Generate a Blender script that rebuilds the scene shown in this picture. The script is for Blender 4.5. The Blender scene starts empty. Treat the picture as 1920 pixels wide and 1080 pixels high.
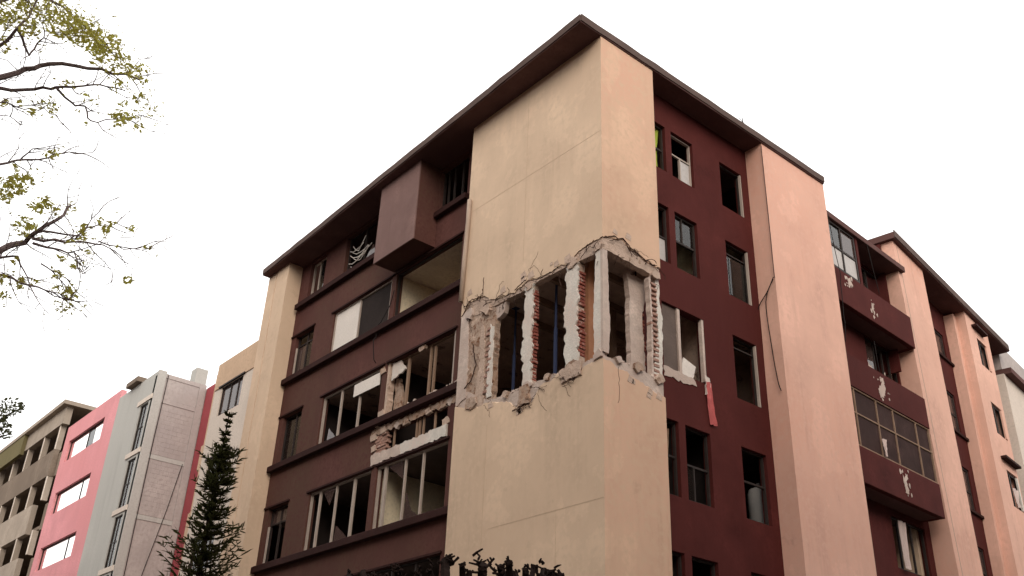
import bpy, bmesh, math, random
from mathutils import Vector, Matrix, noise
random.seed(7)
C = bpy.context.scene
COL = C.collection
R = math.radians

# ---------------------------------------------------------------- camera
CAM = Vector((-11.4869, -11.3965, 1.5924))
YAW, PITCH, ROLL = 0.8868, 0.4946, 0.0419
def cam_axes():
    cy, sy, cp, sp = math.cos(YAW), math.sin(YAW), math.cos(PITCH), math.sin(PITCH)
    f = Vector((cy*cp, sy*cp, sp)); r = Vector((sy, -cy, 0)); u = r.cross(f)
    c, s = math.cos(ROLL), math.sin(ROLL)
    return c*r + s*u, -s*r + c*u, f
cr, cu, cf = cam_axes()
cd = bpy.data.cameras.new('camera'); cam = bpy.data.objects.new('camera', cd); COL.objects.link(cam)
m = Matrix((cr, cu, -cf)).transposed().to_4x4(); m.translation = CAM
cam.matrix_world = m
cd.sensor_width = 36; cd.lens = 36*1830.5/1920; cd.clip_end = 3000; cd.clip_start = .05
C.camera = cam

# ---------------------------------------------------------------- sky and light: bright overcast
SUN_EL, SUN_AZ = 27, 236          # azimuth of the light, degrees from +X towards +Y
w = bpy.data.worlds.new('World'); C.world = w; w.use_nodes = True
nt = w.node_tree; bg = nt.nodes['Background']
sky = nt.nodes.new('ShaderNodeTexSky'); sky.sky_type = 'NISHITA'; sky.sun_disc = False
sky.sun_elevation = R(SUN_EL); sky.sun_rotation = R(90-SUN_AZ); sky.dust_density = 4; sky.air_density = 1
mx = nt.nodes.new('ShaderNodeMix'); mx.data_type = 'RGBA'
mx.inputs[0].default_value = .82
mx.inputs[7].default_value = (13.0, 12.7, 12.3, 1)      # the cloud deck
nt.links.new(sky.outputs[0], mx.inputs[6]); nt.links.new(mx.outputs[2], bg.inputs[0])
bg.inputs[1].default_value = .1
sd = bpy.data.lights.new('sun', 'SUN'); sd.energy = .7; sd.angle = R(28); sd.color = (1, .86, .74)
so = bpy.data.objects.new('sun', sd); COL.objects.link(so)
dv = Vector((math.cos(R(SUN_EL))*math.cos(R(SUN_AZ)), math.cos(R(SUN_EL))*math.sin(R(SUN_AZ)), math.sin(R(SUN_EL))))
so.rotation_euler = dv.to_track_quat('Z', 'Y').to_euler(); so.location = (0, -40, 60)
C.view_settings.view_transform = 'Standard'; C.view_settings.look = 'None'
C.view_settings.gamma = 1; C.view_settings.use_curve_mapping = False
C.view_settings.exposure = .76

# ---------------------------------------------------------------- materials
def mat(name, col, var=.18, scale=1.2, rough=.85, streak=0., bump=.15, bscale=30., col2=None, spots=0., spotcol=None, spotscale=2.5, fine=.18, metal=0., spec=.06):
    """painted / mineral surface: cloudy variation, rain streaks, patches of wear, fine relief"""
    M = bpy.data.materials.new(name); M.use_nodes = True; t = M.node_tree; N = t.nodes; Lk = t.links.new
    b = N['Principled BSDF']; b.inputs['Roughness'].default_value = rough; b.inputs['Metallic'].default_value = metal
    b.inputs['Specular IOR Level'].default_value = spec
    geo = N.new('ShaderNodeNewGeometry')
    def nz(sc, det=4, vec=None, rg=.6):
        n = N.new('ShaderNodeTexNoise'); n.inputs['Scale'].default_value = sc; n.inputs['Detail'].default_value = det; n.inputs['Roughness'].default_value = rg
        Lk(vec if vec else geo.outputs['Position'], n.inputs['Vector']); return n.outputs['Fac']
    def ramp(src, a, bb):
        r = N.new('ShaderNodeMapRange'); r.inputs[1].default_value = a; r.inputs[2].default_value = bb; Lk(src, r.inputs[0]); return r.outputs[0]
    def mix(fac, a, bcol, blend='MIX'):
        q = N.new('ShaderNodeMix'); q.data_type = 'RGBA'; q.blend_type = blend
        Lk(fac, q.inputs[0])
        if isinstance(a, tuple): q.inputs[6].default_value = (*a, 1)
        else: Lk(a, q.inputs[6])
        if isinstance(bcol, tuple): q.inputs[7].default_value = (*bcol, 1)
        else: Lk(bcol, q.inputs[7])
        return q.outputs[2]
    dark = tuple(c*(1-var*1.6) for c in col); lite = tuple(min(1, c*(1+var)) for c in col)
    c = mix(ramp(nz(scale, 6), .3, .7), dark, lite)
    c = mix(ramp(nz(scale*.23, 3), .42, .62), c, (col2 if col2 else tuple(x*(1-var) for x in col)))
    mp = N.new('ShaderNodeMapping'); mp.inputs['Scale'].default_value = (2.6, 2.6, .17); Lk(geo.outputs['Position'], mp.inputs[0])
    if streak:
        f = ramp(nz(1.0, 5, mp.outputs[0], .7), .48, .8)
        g0 = N.new('ShaderNodeMath'); g0.operation = 'MULTIPLY'; Lk(f, g0.inputs[0]); Lk(ramp(nz(.42, 3), .40, .62), g0.inputs[1])
        s = N.new('ShaderNodeMath'); s.operation = 'MULTIPLY'; s.inputs[1].default_value = streak*1.7; s.use_clamp = True; Lk(g0.outputs[0], s.inputs[0])
        if fine < .1:          # repaired and scuffed patches of the render
            pf = N.new('ShaderNodeMath'); pf.operation = 'MULTIPLY'; pf.inputs[1].default_value = .40; Lk(ramp(nz(.62, 7, None, .62), .535, .56), pf.inputs[0])
            c = mix(pf.outputs[0], c, tuple(min(1, x*1.16) for x in col))
            pf2 = N.new('ShaderNodeMath'); pf2.operation = 'MULTIPLY'; pf2.inputs[1].default_value = .30; Lk(ramp(nz(1.9, 9, None, .72), .60, .66), pf2.inputs[0])
            c = mix(pf2.outputs[0], c, tuple(x*.62 for x in col))
        c = mix(s.outputs[0], c, tuple(x*.45 for x in col))
        mp2 = N.new('ShaderNodeMapping'); mp2.inputs['Scale'].default_value = (9, 9, .5); mp2.inputs['Location'].default_value = (3, 7, 1); Lk(geo.outputs['Position'], mp2.inputs[0])
        f2 = ramp(nz(1.0, 4, mp2.outputs[0], .7), .55, .85)
        s2 = N.new('ShaderNodeMath'); s2.operation = 'MULTIPLY'; s2.inputs[1].default_value = streak*.6; Lk(f2, s2.inputs[0])
        c = mix(s2.outputs[0], c, tuple(min(1, x*1.25+.02) for x in col))
    if spots:
        f = ramp(nz(spotscale, 8, None, .7), .62-.12*spots, .66-.1*spots)
        c = mix(f, c, spotcol)
    c = mix(ramp(nz(bscale*.8, 3), .35, .65), c, mix(ramp(nz(bscale*.8, 3), .35, .65), c, tuple(x*(1-fine) for x in col)))
    Lk(c, b.inputs['Base Color'])
    if bump:
        bp = N.new('ShaderNodeBump'); bp.inputs['Strength'].default_value = bump; bp.inputs['Distance'].default_value = .02
        Lk(nz(bscale, 6), bp.inputs['Height']); Lk(bp.outputs[0], b.inputs['Normal'])
    return M
def glass_mat(name, tint, dcol=(.10, .085, .075), dirt=.2):
    M = bpy.data.materials.new(name); M.use_nodes = True; t = M.node_tree; N = t.nodes; Lk = t.links.new
    N.remove(N['Principled BSDF']); out = N['Material Output']
    tr = N.new('ShaderNodeBsdfTransparent'); tr.inputs[0].default_value = (*tint, 1)
    gl = N.new('ShaderNodeBsdfGlossy'); gl.inputs['Roughness'].default_value = .03
    df = N.new('ShaderNodeBsdfDiffuse'); df.inputs[0].default_value = (*dcol, 1)
    fr = N.new('ShaderNodeFresnel'); fr.inputs[0].default_value = 1.5
    m1 = N.new('ShaderNodeMixShader'); m1.inputs[0].default_value = dirt
    Lk(tr.outputs[0], m1.inputs[1]); Lk(df.outputs[0], m1.inputs[2])
    m2 = N.new('ShaderNodeMixShader'); Lk(fr.outputs[0], m2.inputs[0]); Lk(m1.outputs[0], m2.inputs[1]); Lk(gl.outputs[0], m2.inputs[2])
    Lk(m2.outputs[0], out.inputs[0]); return M
def leaf_mat(name, col, tr):
    M = bpy.data.materials.new(name); M.use_nodes = True; t = M.node_tree; N = t.nodes; Lk = t.links.new
    N.remove(N['Principled BSDF']); out = N['Material Output']
    geo = N.new('ShaderNodeNewGeometry'); n = N.new('ShaderNodeTexNoise'); n.inputs['Scale'].default_value = 3.5; Lk(geo.outputs['Position'], n.inputs['Vector'])
    q = N.new('ShaderNodeMix'); q.data_type = 'RGBA'; Lk(n.outputs[0], q.inputs[0])
    q.inputs[6].default_value = (*[x*.55 for x in col], 1); q.inputs[7].default_value = (col[0]*1.6, col[1]*1.4, col[2]*1.2, 1)
    d = N.new('ShaderNodeBsdfDiffuse'); Lk(q.outputs[2], d.inputs[0])
    tl = N.new('ShaderNodeBsdfTranslucent'); tl.inputs[0].default_value = (*tr, 1)
    a = N.new('ShaderNodeMixShader'); a.inputs[0].default_value = .45; Lk(d.outputs[0], a.inputs[1]); Lk(tl.outputs[0], a.inputs[2])
    Lk(a.outputs[0], out.inputs[0]); return M
CREAM = (.60, .45, .30)
M = dict(
 cream=mat('cream_paint', (.63, .475, .345), .11, .6, .9, .30, .03, 9, col2=(.56, .41, .295), fine=.05),
 peach=mat('peach_paint', (.68, .415, .325), .11, .6, .9, .32, .03, 9, col2=(.655, .365, .275), fine=.05),
 sand=mat('sand_paint', (.60, .415, .295), .11, .6, .9, .30, .03, 9, col2=(.60, .355, .26), fine=.05),
 maroon=mat('maroon_paint', (.088, .0212, .0185), .24, 1.0, .8, .25, .05, 15),
 maroon_grey=mat('shade_greyed_maroon_paint', (.108, .047, .040), .2, .8, .85, .3, .06, 15, col2=(.092, .051, .037)),  # same maroon, with the greyer look of its shaded side put into the colour
 mauve=mat('mauve_board', (.205, .125, .112), .18, 2, .75, .55, .1, 20),
 sill=mat('sill_paint', (.040, .017, .015), .2, 2, .8, .2, .1, 25),
 soffit=mat('soffit_paint', (.125, .066, .060), .2, 1.3, .85, .1, .1, 20),
 fascia=mat('fascia_concrete', (.125, .088, .078), .25, 1.5, .85, .3, .2, 20),
 plaster=mat('bare_plaster', (.56, .46, .40), .22, 4, .95, .1, .6, 22, col2=(.46, .36, .31)),
 white_plaster=mat('white_plaster', (.66, .62, .56), .12, 4, .95, .1, .6, 25, col2=(.60, .50, .44)),
 rough=mat('exposed_mortar', (.45, .34, .27), .35, 5, .97, .2, 1.0, 14, col2=(.36, .24, .17), spots=.9, spotcol=(.17, .085, .05), spotscale=7),
 core=mat('broken_concrete', (.54, .41, .33), .2, 4, .97, 0, .9, 22, spots=.3, spotcol=(.26, .17, .12), spotscale=7),
 brick=mat('red_brick', (.31, .10, .075), .35, 9, .92, 0, .6, 50, spots=.6, spotcol=(.45, .33, .28), spotscale=9),
 palebrick=mat('mortared_brick', (.40, .24, .19), .3, 7, .92, 0, .6, 50, spots=.5, spotcol=(.52, .43, .38), spotscale=9),
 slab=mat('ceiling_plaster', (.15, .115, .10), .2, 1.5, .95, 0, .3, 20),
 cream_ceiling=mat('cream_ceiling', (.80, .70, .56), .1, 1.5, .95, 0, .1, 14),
 seam=mat('seam_paint', (.575, .43, .312), .1, 2, .9, 0, 0, 20),
 brown_pane=mat('dusty_brown_pane', (.055, .031, .028), .3, 2.5, .8, .6, 0, 20),
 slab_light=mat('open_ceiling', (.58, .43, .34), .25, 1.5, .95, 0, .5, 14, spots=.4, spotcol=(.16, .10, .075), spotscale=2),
 pane_white=mat('whitened_pane', (.50, .47, .45), .1, 2, .4, .2, 0, 20),
 inner=mat('darkened_inner_wall', (.036, .028, .026), .2, 1.2, .95, .1, .2, 20),  # near-black so rooms read as unlit; their darkness is in the colour
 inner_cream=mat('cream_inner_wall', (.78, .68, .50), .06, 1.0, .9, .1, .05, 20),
 frame=mat('pale_window_frame', (.42, .35, .30), .12, 5, .6, 0, .1, 40),
 dframe=mat('dark_window_frame', (.045, .035, .032), .2, 5, .5, 0, .1, 40),
 white=mat('white_panel', (.74, .68, .62), .08, 3, .7, .1, .05, 30),
 wood=mat('new_timber', (.50, .235, .13), .2, 4, .8, .3, .2, 40),
 timber=mat('old_timber', (.30, .20, .14), .2, 4, .85, .3, .2, 40),
 bluesteel=mat('blue_steel', (.05, .065, .13), .2, 4, .5, 0, .05, 40),
 cable=mat('black_cable', (.02, .016, .015), .1, 4, .6, 0, 0, 40),
 rebar=mat('rusty_bar', (.07, .04, .03), .3, 10, .8, 0, 0, 40),
 pipe=mat('painted_pipe', (.44, .34, .27), .15, 3, .6, .3, .05, 40),
 grey=mat('grey_concrete', (.42, .375, .355), .10, 1.0, .95, .3, .12, 9, col2=(.33, .295, .29)),
 lightgrey=mat('pale_grey_render', (.47, .46, .43), .1, .6, .9, .3, .1, 20),
 pale=mat('pale_pink_render', (.66, .575, .50), .08, .8, .9, .2, .1, 20),
 pink=mat('pink_paint', (.70, .31, .33), .12, .7, .85, .2, .08, 20, col2=(.67, .28, .29)),  # lightened in the colour to stand in for haze
 red=mat('red_paint', (.33, .075, .085), .15, .9, .85, .25, .08, 20),
 tan=mat('tan_concrete', (.37, .31, .255), .2, .8, .95, .4, .3, 14),  # paled too, the far block's haze put into its colour
 darktan=mat('brown_concrete', (.21, .165, .13), .2, .8, .95, .4, .3, 14),
 olive=mat('olive_concrete', (.17, .145, .075), .2, .8, .95, .4, .3, 14),
 ochre=mat('ochre_paint', (.60, .43, .30), .1, .8, .9, .25, .08, 20),
 salmon=mat('salmon_cloth', (.50, .13, .125), .2, 6, .95, .2, .4, 30),
 green=mat('lime_curtain', (.33, .40, .06), .2, 5, .9, .3, .3, 20),
 tank=mat('galvanised_sheet', (.30, .29, .28), .15, 3, .5, .2, .05, 30),
 rag=mat('pale_torn_lining', (.62, .50, .46), .15, 6, .95, .1, .5, 30),
 bark=mat('tree_bark', (.20, .15, .145), .3, 8, .95, 0, .5, 40),
 darkbark=mat('dark_bark', (.022, .014, .012), .3, 8, .95, 0, .5, 40),
 asphalt=mat('asphalt', (.05, .05, .05), .2, .7, .95, 0, .4, 40),
 paving=mat('paving_concrete', (.28, .26, .24), .15, 1, .95, 0, .3, 30),
 earth=mat('dry_ground', (.16, .12, .085), .25, .3, 1, 0, .4, 10),
 kerb=mat('kerb_concrete', (.33, .31, .29), .15, 2, .95, 0, .3, 30),
)
M['glass'] = glass_mat('window_glass', (.80, .84, .80), dirt=.10)
M['dirtyglass'] = glass_mat('dusty_window_glass', (.60, .50, .46), (.13, .085, .075), .5)
mm = bpy.data.materials.new('mirror_film_glass'); mm.use_nodes = True
_b = mm.node_tree.nodes['Principled BSDF']; _b.inputs['Base Color'].default_value = (.9, .88, .86, 1); _b.inputs['Metallic'].default_value = 1; _b.inputs['Roughness'].default_value = .08
M['mirror'] = mm
M['leaf'] = leaf_mat('olive_leaf', (.17, .155, .035), (.46, .43, .09))
M['needle'] = leaf_mat('dark_needles', (.030, .032, .014), (.05, .055, .02))

# ---------------------------------------------------------------- object helpers
def tag(o, label, cat, group=None, kind=None):
    if label: o['label'] = label
    if cat: o['category'] = cat
    if group: o['group'] = group
    if kind: o['kind'] = kind
    return o
LOC = {}
def thing(name, loc, label, cat, group=None):
    o = bpy.data.objects.new(name, None); COL.objects.link(o); o.location = loc; o.empty_display_size = .3
    LOC[o.name] = Vector(loc)
    return tag(o, label, cat, group)
class MB:
    def __init__(s): s.v = []; s.f = []
    def add(s, vs, fs):
        n = len(s.v); s.v += [Vector(p) for p in vs]; s.f += [tuple(i+n for i in f) for f in fs]; return s
    def hexa(s, p):        # 8 corners: bottom 0-3 (loop), top 4-7
        return s.add(p, [(0,3,2,1),(4,5,6,7),(0,1,5,4),(1,2,6,5),(2,3,7,6),(3,0,4,7)])
    def box(s, x0, x1, y0, y1, z0, z1):
        return s.hexa([(x0,y0,z0),(x1,y0,z0),(x1,y1,z0),(x0,y1,z0),(x0,y0,z1),(x1,y0,z1),(x1,y1,z1),(x0,y1,z1)])
    def fbox(s, F, u0, u1, z0, z1, w0, w1):
        return s.hexa([F(u0,z0,w0),F(u1,z0,w0),F(u1,z0,w1),F(u0,z0,w1),F(u0,z1,w0),F(u1,z1,w0),F(u1,z1,w1),F(u0,z1,w1)])
    def bar(s, a, b, r, n=4, r2=None):
        return s.tube([a, b], [r, r if r2 is None else r2], n)
    def tube(s, pts, rad, n=6):
        pts = [Vector(p) for p in pts]
        if not isinstance(rad, (list, tuple)): rad = [rad]*len(pts)
        rings = []; prev = None
        for i, p in enumerate(pts):
            d = (pts[min(i+1, len(pts)-1)] - pts[max(i-1, 0)])
            if d.length < 1e-9: d = Vector((0,0,1))
            d.normalize()
            if prev is None: a = d.orthogonal().normalized()
            else:
                a = prev - d*prev.dot(d)
                a = a.normalized() if a.length > 1e-6 else d.orthogonal().normalized()
            prev = a; b = d.cross(a)
            rings.append([p + (a*math.cos(2*math.pi*k/n) + b*math.sin(2*math.pi*k/n))*rad[i] for k in range(n)])
        vs = [q for r in rings for q in r]; fs = []
        for i in range(len(rings)-1):
            for k in range(n):
                fs.append((i*n+k, i*n+(k+1)%n, (i+1)*n+(k+1)%n, (i+1)*n+k))
        fs.append(tuple(range(n-1, -1, -1))); fs.append(tuple((len(rings)-1)*n+k for k in range(n)))
        return s.add(vs, fs)
    def build(s, name, mt, parent=None, label=None, smooth=False, kind=None, mats=None, midx=None, recalc=True, bevel=0):
        c = Vector((0,0,0))
        if s.v:
            xs = [v.x for v in s.v]; ys = [v.y for v in s.v]; zs = [v.z for v in s.v]
            c = Vector(((min(xs)+max(xs))/2, (min(ys)+max(ys))/2, min(zs)))
        me = bpy.data.meshes.new(name); me.from_pydata([v-c for v in s.v], [], s.f)
        if recalc or bevel:
            bm = bmesh.new(); bm.from_mesh(me)
            bmesh.ops.recalc_face_normals(bm, faces=bm.faces)
            if bevel: bmesh.ops.bevel(bm, geom=[e for e in bm.edges if len(e.link_faces) == 2 and e.calc_face_angle(0) > .5], offset=bevel, segments=1, affect='EDGES', clamp_overlap=True)
            bm.to_mesh(me); bm.free()
        if mats:
            for q in mats: me.materials.append(q)
            for p, k in zip(me.polygons, midx): p.material_index = k
        else: me.materials.append(mt)
        if smooth:
            for p in me.polygons: p.use_smooth = True
        o = bpy.data.objects.new(name, me); COL.objects.link(o)
        place(o, c, parent)
        if label: o['label'] = label
        if kind: o['kind'] = kind
        return o
def place(o, c, parent):
    if parent is not None:
        o.parent = parent; o.location = Vector(c) - LOC[parent.name]
    else: o.location = c
    LOC[o.name] = Vector(c)
def dup(o, c, parent, rot=None):
    d = o.copy(); COL.objects.link(d); place(d, c, parent)
    if rot: d.rotation_euler = rot
    return d
def frame(ox, oy, deg, flip=False):
    """facade frame: u along the wall, z up, w outward (towards the viewer's side)"""
    t = R(deg); ux, uy = math.cos(t), math.sin(t)
    nx, ny = (uy, -ux) if not flip else (-uy, ux)
    return lambda u, z, w=0.: Vector((ox+ux*u+nx*w, oy+uy*u+ny*w, z))
FL = frame(.47, 0, 90, True)      # brown wall of the long facade: u = world y, outward = -x
FL0 = frame(0, 0, 90, True)       # the plane of its tower and pillar
FR = frame(0, .5, 0)              # brown wall of the short facade: u = world x, outward = -y
FR0 = frame(0, 0, 0)
FB = frame(8.29, .45, 3)          # balcony wing
F2 = frame(12, .6, 8)             # block behind the wing
FP = frame(2, 0, 90, True)        # pink block
FT = frame(3, 0, 90, True)        # unfinished tan block
def nz(*a): return noise.noise(Vector(a))
def wall_holes(F, u0, u1, z0, z1, holes, wf, wb):
    us = sorted({u0, u1, *[h[0] for h in holes], *[h[1] for h in holes]}); us = [u for u in us if u0 <= u <= u1]
    zs = sorted({z0, z1, *[h[2] for h in holes], *[h[3] for h in holes]}); zs = [z for z in zs if z0 <= z <= z1]
    nu, nzz = len(us)-1, len(zs)-1
    solid = [[not any(h[0] < (us[i]+us[i+1])/2 < h[1] and h[2] < (zs[j]+zs[j+1])/2 < h[3] for h in holes) for j in range(nzz)] for i in range(nu)]
    m = MB(); idx = {}
    def V(i, j, k):
        key = (i, j, k)
        if key not in idx: idx[key] = len(m.v); m.v.append(F(us[i], zs[j], wf if k == 0 else wb))
        return idx[key]
    S = lambda i, j: 0 <= i < nu and 0 <= j < nzz and solid[i][j]
    for i in range(nu):
        for j in range(nzz):
            if not solid[i][j]: continue
            m.f.append((V(i,j,0),V(i+1,j,0),V(i+1,j+1,0),V(i,j+1,0))); m.f.append((V(i,j,1),V(i,j+1,1),V(i+1,j+1,1),V(i+1,j,1)))
            if not S(i-1,j): m.f.append((V(i,j,0),V(i,j+1,0),V(i,j+1,1),V(i,j,1)))
            if not S(i+1,j): m.f.append((V(i+1,j,0),V(i+1,j,1),V(i+1,j+1,1),V(i+1,j+1,0)))
            if not S(i,j-1): m.f.append((V(i,j,0),V(i,j,1),V(i+1,j,1),V(i+1,j,0)))
            if not S(i,j+1): m.f.append((V(i,j+1,0),V(i+1,j+1,0),V(i+1,j+1,1),V(i,j+1,1)))
    return m
def window(F, u0, u1, z0, z1, w, parent, mull=(), trans=(), t=.045, d=.06, fm='frame', panes=(), glass='glass', sides='LRTB', label=None):
    """a window part: frame mesh, with each glass pane a sub-part (panes: list of u0,u1,z0,z1)"""
    m = MB(); g = .004
    a, b, c, e = u0+g, u1-g, z0+g, z1-g
    if 'L' in sides: m.fbox(F, a, a+t, c, e, w, w-d)
    if 'R' in sides: m.fbox(F, b-t, b, c, e, w, w-d)
    if 'T' in sides: m.fbox(F, a+t, b-t, e-t, e, w, w-d)
    if 'B' in sides: m.fbox(F, a+t, b-t, c, c+t, w, w-d)
    for q in mull:
        q0, lo, hi, tt = q if isinstance(q, tuple) else (q, z0, z1, t)
        m.fbox(F, q0-tt/2, q0+tt/2, max(lo, c+t), min(hi, e-t), w-.004, w-d+.004)
    for q in trans:
        q0, lo, hi = q if isinstance(q, tuple) else (q, u0, u1)
        m.fbox(F, max(lo, a+t), min(hi, b-t), q0-t/2, q0+t/2, w-.007, w-d+.007)
    o = m.build('window', M[fm], parent, label)
    for k, p in enumerate(panes):
        gm = glass if len(p) == 4 else p[4]
        MB().fbox(F, p[0], p[1], p[2], p[3], w-d*.5, w-d*.5-.008).build('pane', M[gm], o)
    return o

# ================================================================ ground
def setting(name, mb, mt): 
    o = mb.build(name, mt); o['kind'] = 'structure'; return o
setting('ground', MB().box(-900, 900, -900, 900, -.5, -.008), M['earth'])
setting('pavement', MB().box(-4.2, -.02, -4.2, 60, -.006, .13).box(-4.2, 60, -4.2, -.024, -.006, .131), M['paving'])
setting('kerb', MB().box(-4.4, -4.203, -4.4, 60, -.006, .135).box(-4.2, 60, -4.4, -4.203, -.006, .134), M['kerb'])
setting('road', MB().add([(-15.6, -15.6, 0), (90, -15.6, 0), (90, -4.42, 0), (-4.42, -4.42, 0), (-4.42, 90, 0), (-15.6, 90, 0)], [(0, 1, 2, 3), (0, 3, 4, 5)]), M['asphalt'])

# ================================================================ the damaged corner block
B = thing('apartment_building', (4, 7, 0), 'damaged corner apartment block in cream and maroon with its fourth storey corner broken open', 'apartment building')
H = 16.6
# brown facade walls
LROWS = [(15.2, 16.5), (12.72, 14.08), (10.05, 11.5), (7.25, 8.8), (4.55, 6.3), (1.8, 3.6)]
hl = []
for k, (a, b) in enumerate(LROWS):
    n = [(12.25, 13.2), (8.32, 11.1), (5.2, 6.42)] if k == 0 else [(12.4, 13.5), (8.32, 11.28), (5.25, 8.1)]
    for u0, u1 in n: hl.append((u0, u1, a, b))
hl.append((5.36, 8.3, 9.12, 9.66))
wall_holes(FL, 4.452, 13.768, 0, H-.002, hl, 0, -.2).build('facade_wall', M['maroon_grey'], B, 'brown wall of the long side with shade greyed into its paint')
RROWS = [(14.5, 15.76), (12.1, 13.54), (9.6, 11.1), (7.0, 8.52), (4.45, 5.95), (1.8, 3.3)]
RC = [(2.22, 2.58), (2.78, 3.54), (4.54, 5.38)]
hr = [(u0, u1 if not (k == 2 and u0 < 2.3) else 2.76, a, b) for k, (a, b) in enumerate(RROWS) for u0, u1 in RC]
hr = [(h[0], 3.56 if (h[2] == 9.6 and h[0] == 2.22) else h[1], h[2], h[3]) for h in hr if not (h[2] == 9.6 and h[0] == 2.78)]
wall_holes(FR, 1.652, 5.638, 0, H-.002, hr, 0, -.2).build('facade_wall', M['maroon'], B, 'dark maroon wall of the short side')
# pillars
m = MB().box(0, .68, 13.77, 14.56, 0, H-.002).box(.035, .68, 14.56, 14.62, 0, H-.003).box(.01, .68, 14.62, 15.14, 0, H-.002)
m.build('pillar', M['cream'], B, 'cream end pillar split by a vertical groove')
def wavy_pillar():
    m = MB(); zs = [i*.4 for i in range(42)]; zs[-1] = H-.002
    ring = []
    for z in zs:
        wv = .05*nz(3, 1, z*.35) + .015*nz(9, 2, z*1.3)
        ring.append([(5.64+wv*.6, .66, z), (5.64+.012*nz(1, 1, z), 0, z), (8.29, 0, z), (8.29, .66, z)])
    vs = [p for r in ring for p in r]; fs = []
    for i in range(len(ring)-1):
        for k in range(4): fs.append((i*4+k, i*4+(k+1) % 4, i*4+4+(k+1) % 4, i*4+4+k))
    fs.append((0, 1, 2, 3)); n = len(vs); fs.append((n-4, n-3, n-2, n-1))
    return m.add(vs, fs)
wavy_pillar().build('pillar', M['peach'], B, 'broad peach pillar beside the balconies')
# roof slab with its overhang
rp = [(-.62, -.02), (8.28, -.04), (8.28, 15.16), (-.22, 15.16), (-.46, 6.0)]
m = MB(); n = len(rp)
m.add([(x, y, H) for x, y in rp]+[(x, y, H+.20) for x, y in rp], [tuple(range(n-1, -1, -1)), tuple(range(n, 2*n))]+[(i, (i+1) % n, n+(i+1) % n, n+i) for i in range(n)])
m.build('roof', M['soffit'], B, 'dark brown overhanging roof slab')
m = MB()
def edge_strip(m, a, b, out):
    a = Vector((*a, 0)); b = Vector((*b, 0)); d = (b-a).normalized(); nn = Vector((d.y, -d.x, 0))*out
    m.hexa([a+nn*.002+Vector((0,0,H+.03)), b+nn*.002+Vector((0,0,H+.03)), b+nn*.03+Vector((0,0,H+.03)), a+nn*.03+Vector((0,0,H+.03)),
            a+nn*.002+Vector((0,0,H+.215)), b+nn*.002+Vector((0,0,H+.215)), b+nn*.03+Vector((0,0,H+.215)), a+nn*.03+Vector((0,0,H+.215))])
rw = random.Random(12)
def uneven_edge(a, b):
    n = max(2, int(math.hypot(b[0]-a[0], b[1]-a[1])/.45)); d = Vector((b[0]-a[0], b[1]-a[1], 0)).normalized(); nn = Vector((d.y, -d.x, 0)); ring = []
    for k in range(n+1):
        t = k/n; p = Vector((a[0]+(b[0]-a[0])*t, a[1]+(b[1]-a[1])*t, 0)); o_ = .028+rw.uniform(-.006, .006); lo = H+.03+rw.uniform(-.012, .01); hi = H+.215+rw.uniform(-.012, .008)
        ring.append([p+nn*.002+Vector((0, 0, lo)), p+nn*o_+Vector((0, 0, lo)), p+nn*o_+Vector((0, 0, hi)), p+nn*.002+Vector((0, 0, hi))])
    vs = [q for r_ in ring for q in r_]; m.add(vs, [(4*i+k, 4*i+(k+1) % 4, 4*i+4+(k+1) % 4, 4*i+4+k) for i in range(n) for k in range(4)]+[(0, 1, 2, 3), (4*n, 4*n+1, 4*n+2, 4*n+3)])
uneven_edge(rp[0], rp[1]); uneven_edge(rp[4], rp[0]); uneven_edge(rp[3], rp[4])
m.build('roof_edge', M['fascia'], B)
# floors and inner walls
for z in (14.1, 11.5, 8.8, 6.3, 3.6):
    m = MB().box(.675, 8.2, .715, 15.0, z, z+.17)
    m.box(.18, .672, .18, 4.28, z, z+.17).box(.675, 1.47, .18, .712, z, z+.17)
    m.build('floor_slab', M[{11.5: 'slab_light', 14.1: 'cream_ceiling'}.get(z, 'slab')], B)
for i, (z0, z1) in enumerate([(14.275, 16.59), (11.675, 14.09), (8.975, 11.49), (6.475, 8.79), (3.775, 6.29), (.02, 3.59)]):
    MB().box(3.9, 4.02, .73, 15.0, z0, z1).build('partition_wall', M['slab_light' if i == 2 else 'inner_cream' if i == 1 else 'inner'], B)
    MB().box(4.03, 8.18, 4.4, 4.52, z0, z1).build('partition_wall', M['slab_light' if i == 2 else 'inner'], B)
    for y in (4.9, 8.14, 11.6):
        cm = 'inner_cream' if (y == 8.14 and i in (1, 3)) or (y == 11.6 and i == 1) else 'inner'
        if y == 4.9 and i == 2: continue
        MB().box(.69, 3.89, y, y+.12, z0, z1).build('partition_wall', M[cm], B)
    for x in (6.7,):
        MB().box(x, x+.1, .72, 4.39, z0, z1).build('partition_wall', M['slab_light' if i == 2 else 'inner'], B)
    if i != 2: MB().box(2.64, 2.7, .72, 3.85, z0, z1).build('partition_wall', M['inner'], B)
# sills: long dark ledges
for k, (u0, u1) in [(0, (8.30, 13.64)), (1, (4.46, 13.74)), (2, (4.9, 13.74)), (3, (4.46, 13.74)), (4, (4.46, 13.74))]:
    z = LROWS[k][0]
    MB().fbox(FL, u0, u1, z-.2, z-.03, .15, .002).fbox(FL, u0, u1-.02, z-.03, z-.004, .11, .002).build('sill', M['sill'], B, bevel=.008)
MB().fbox(FL, 5.1, 6.42, 15.02, 15.18, .14, .002).build('sill', M['sill'], B, bevel=.008)
for k in range(1, 5):      # thin hoods over the openings
    for u0, u1 in ((12.35, 13.74), (8.2, 11.4), (5.2, 8.12)):
        z = LROWS[k][1]
        MB().fbox(FL, u0, u1, z+.005, z+.055, .045, .002).build('window_hood', M['sill'], B)
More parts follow.
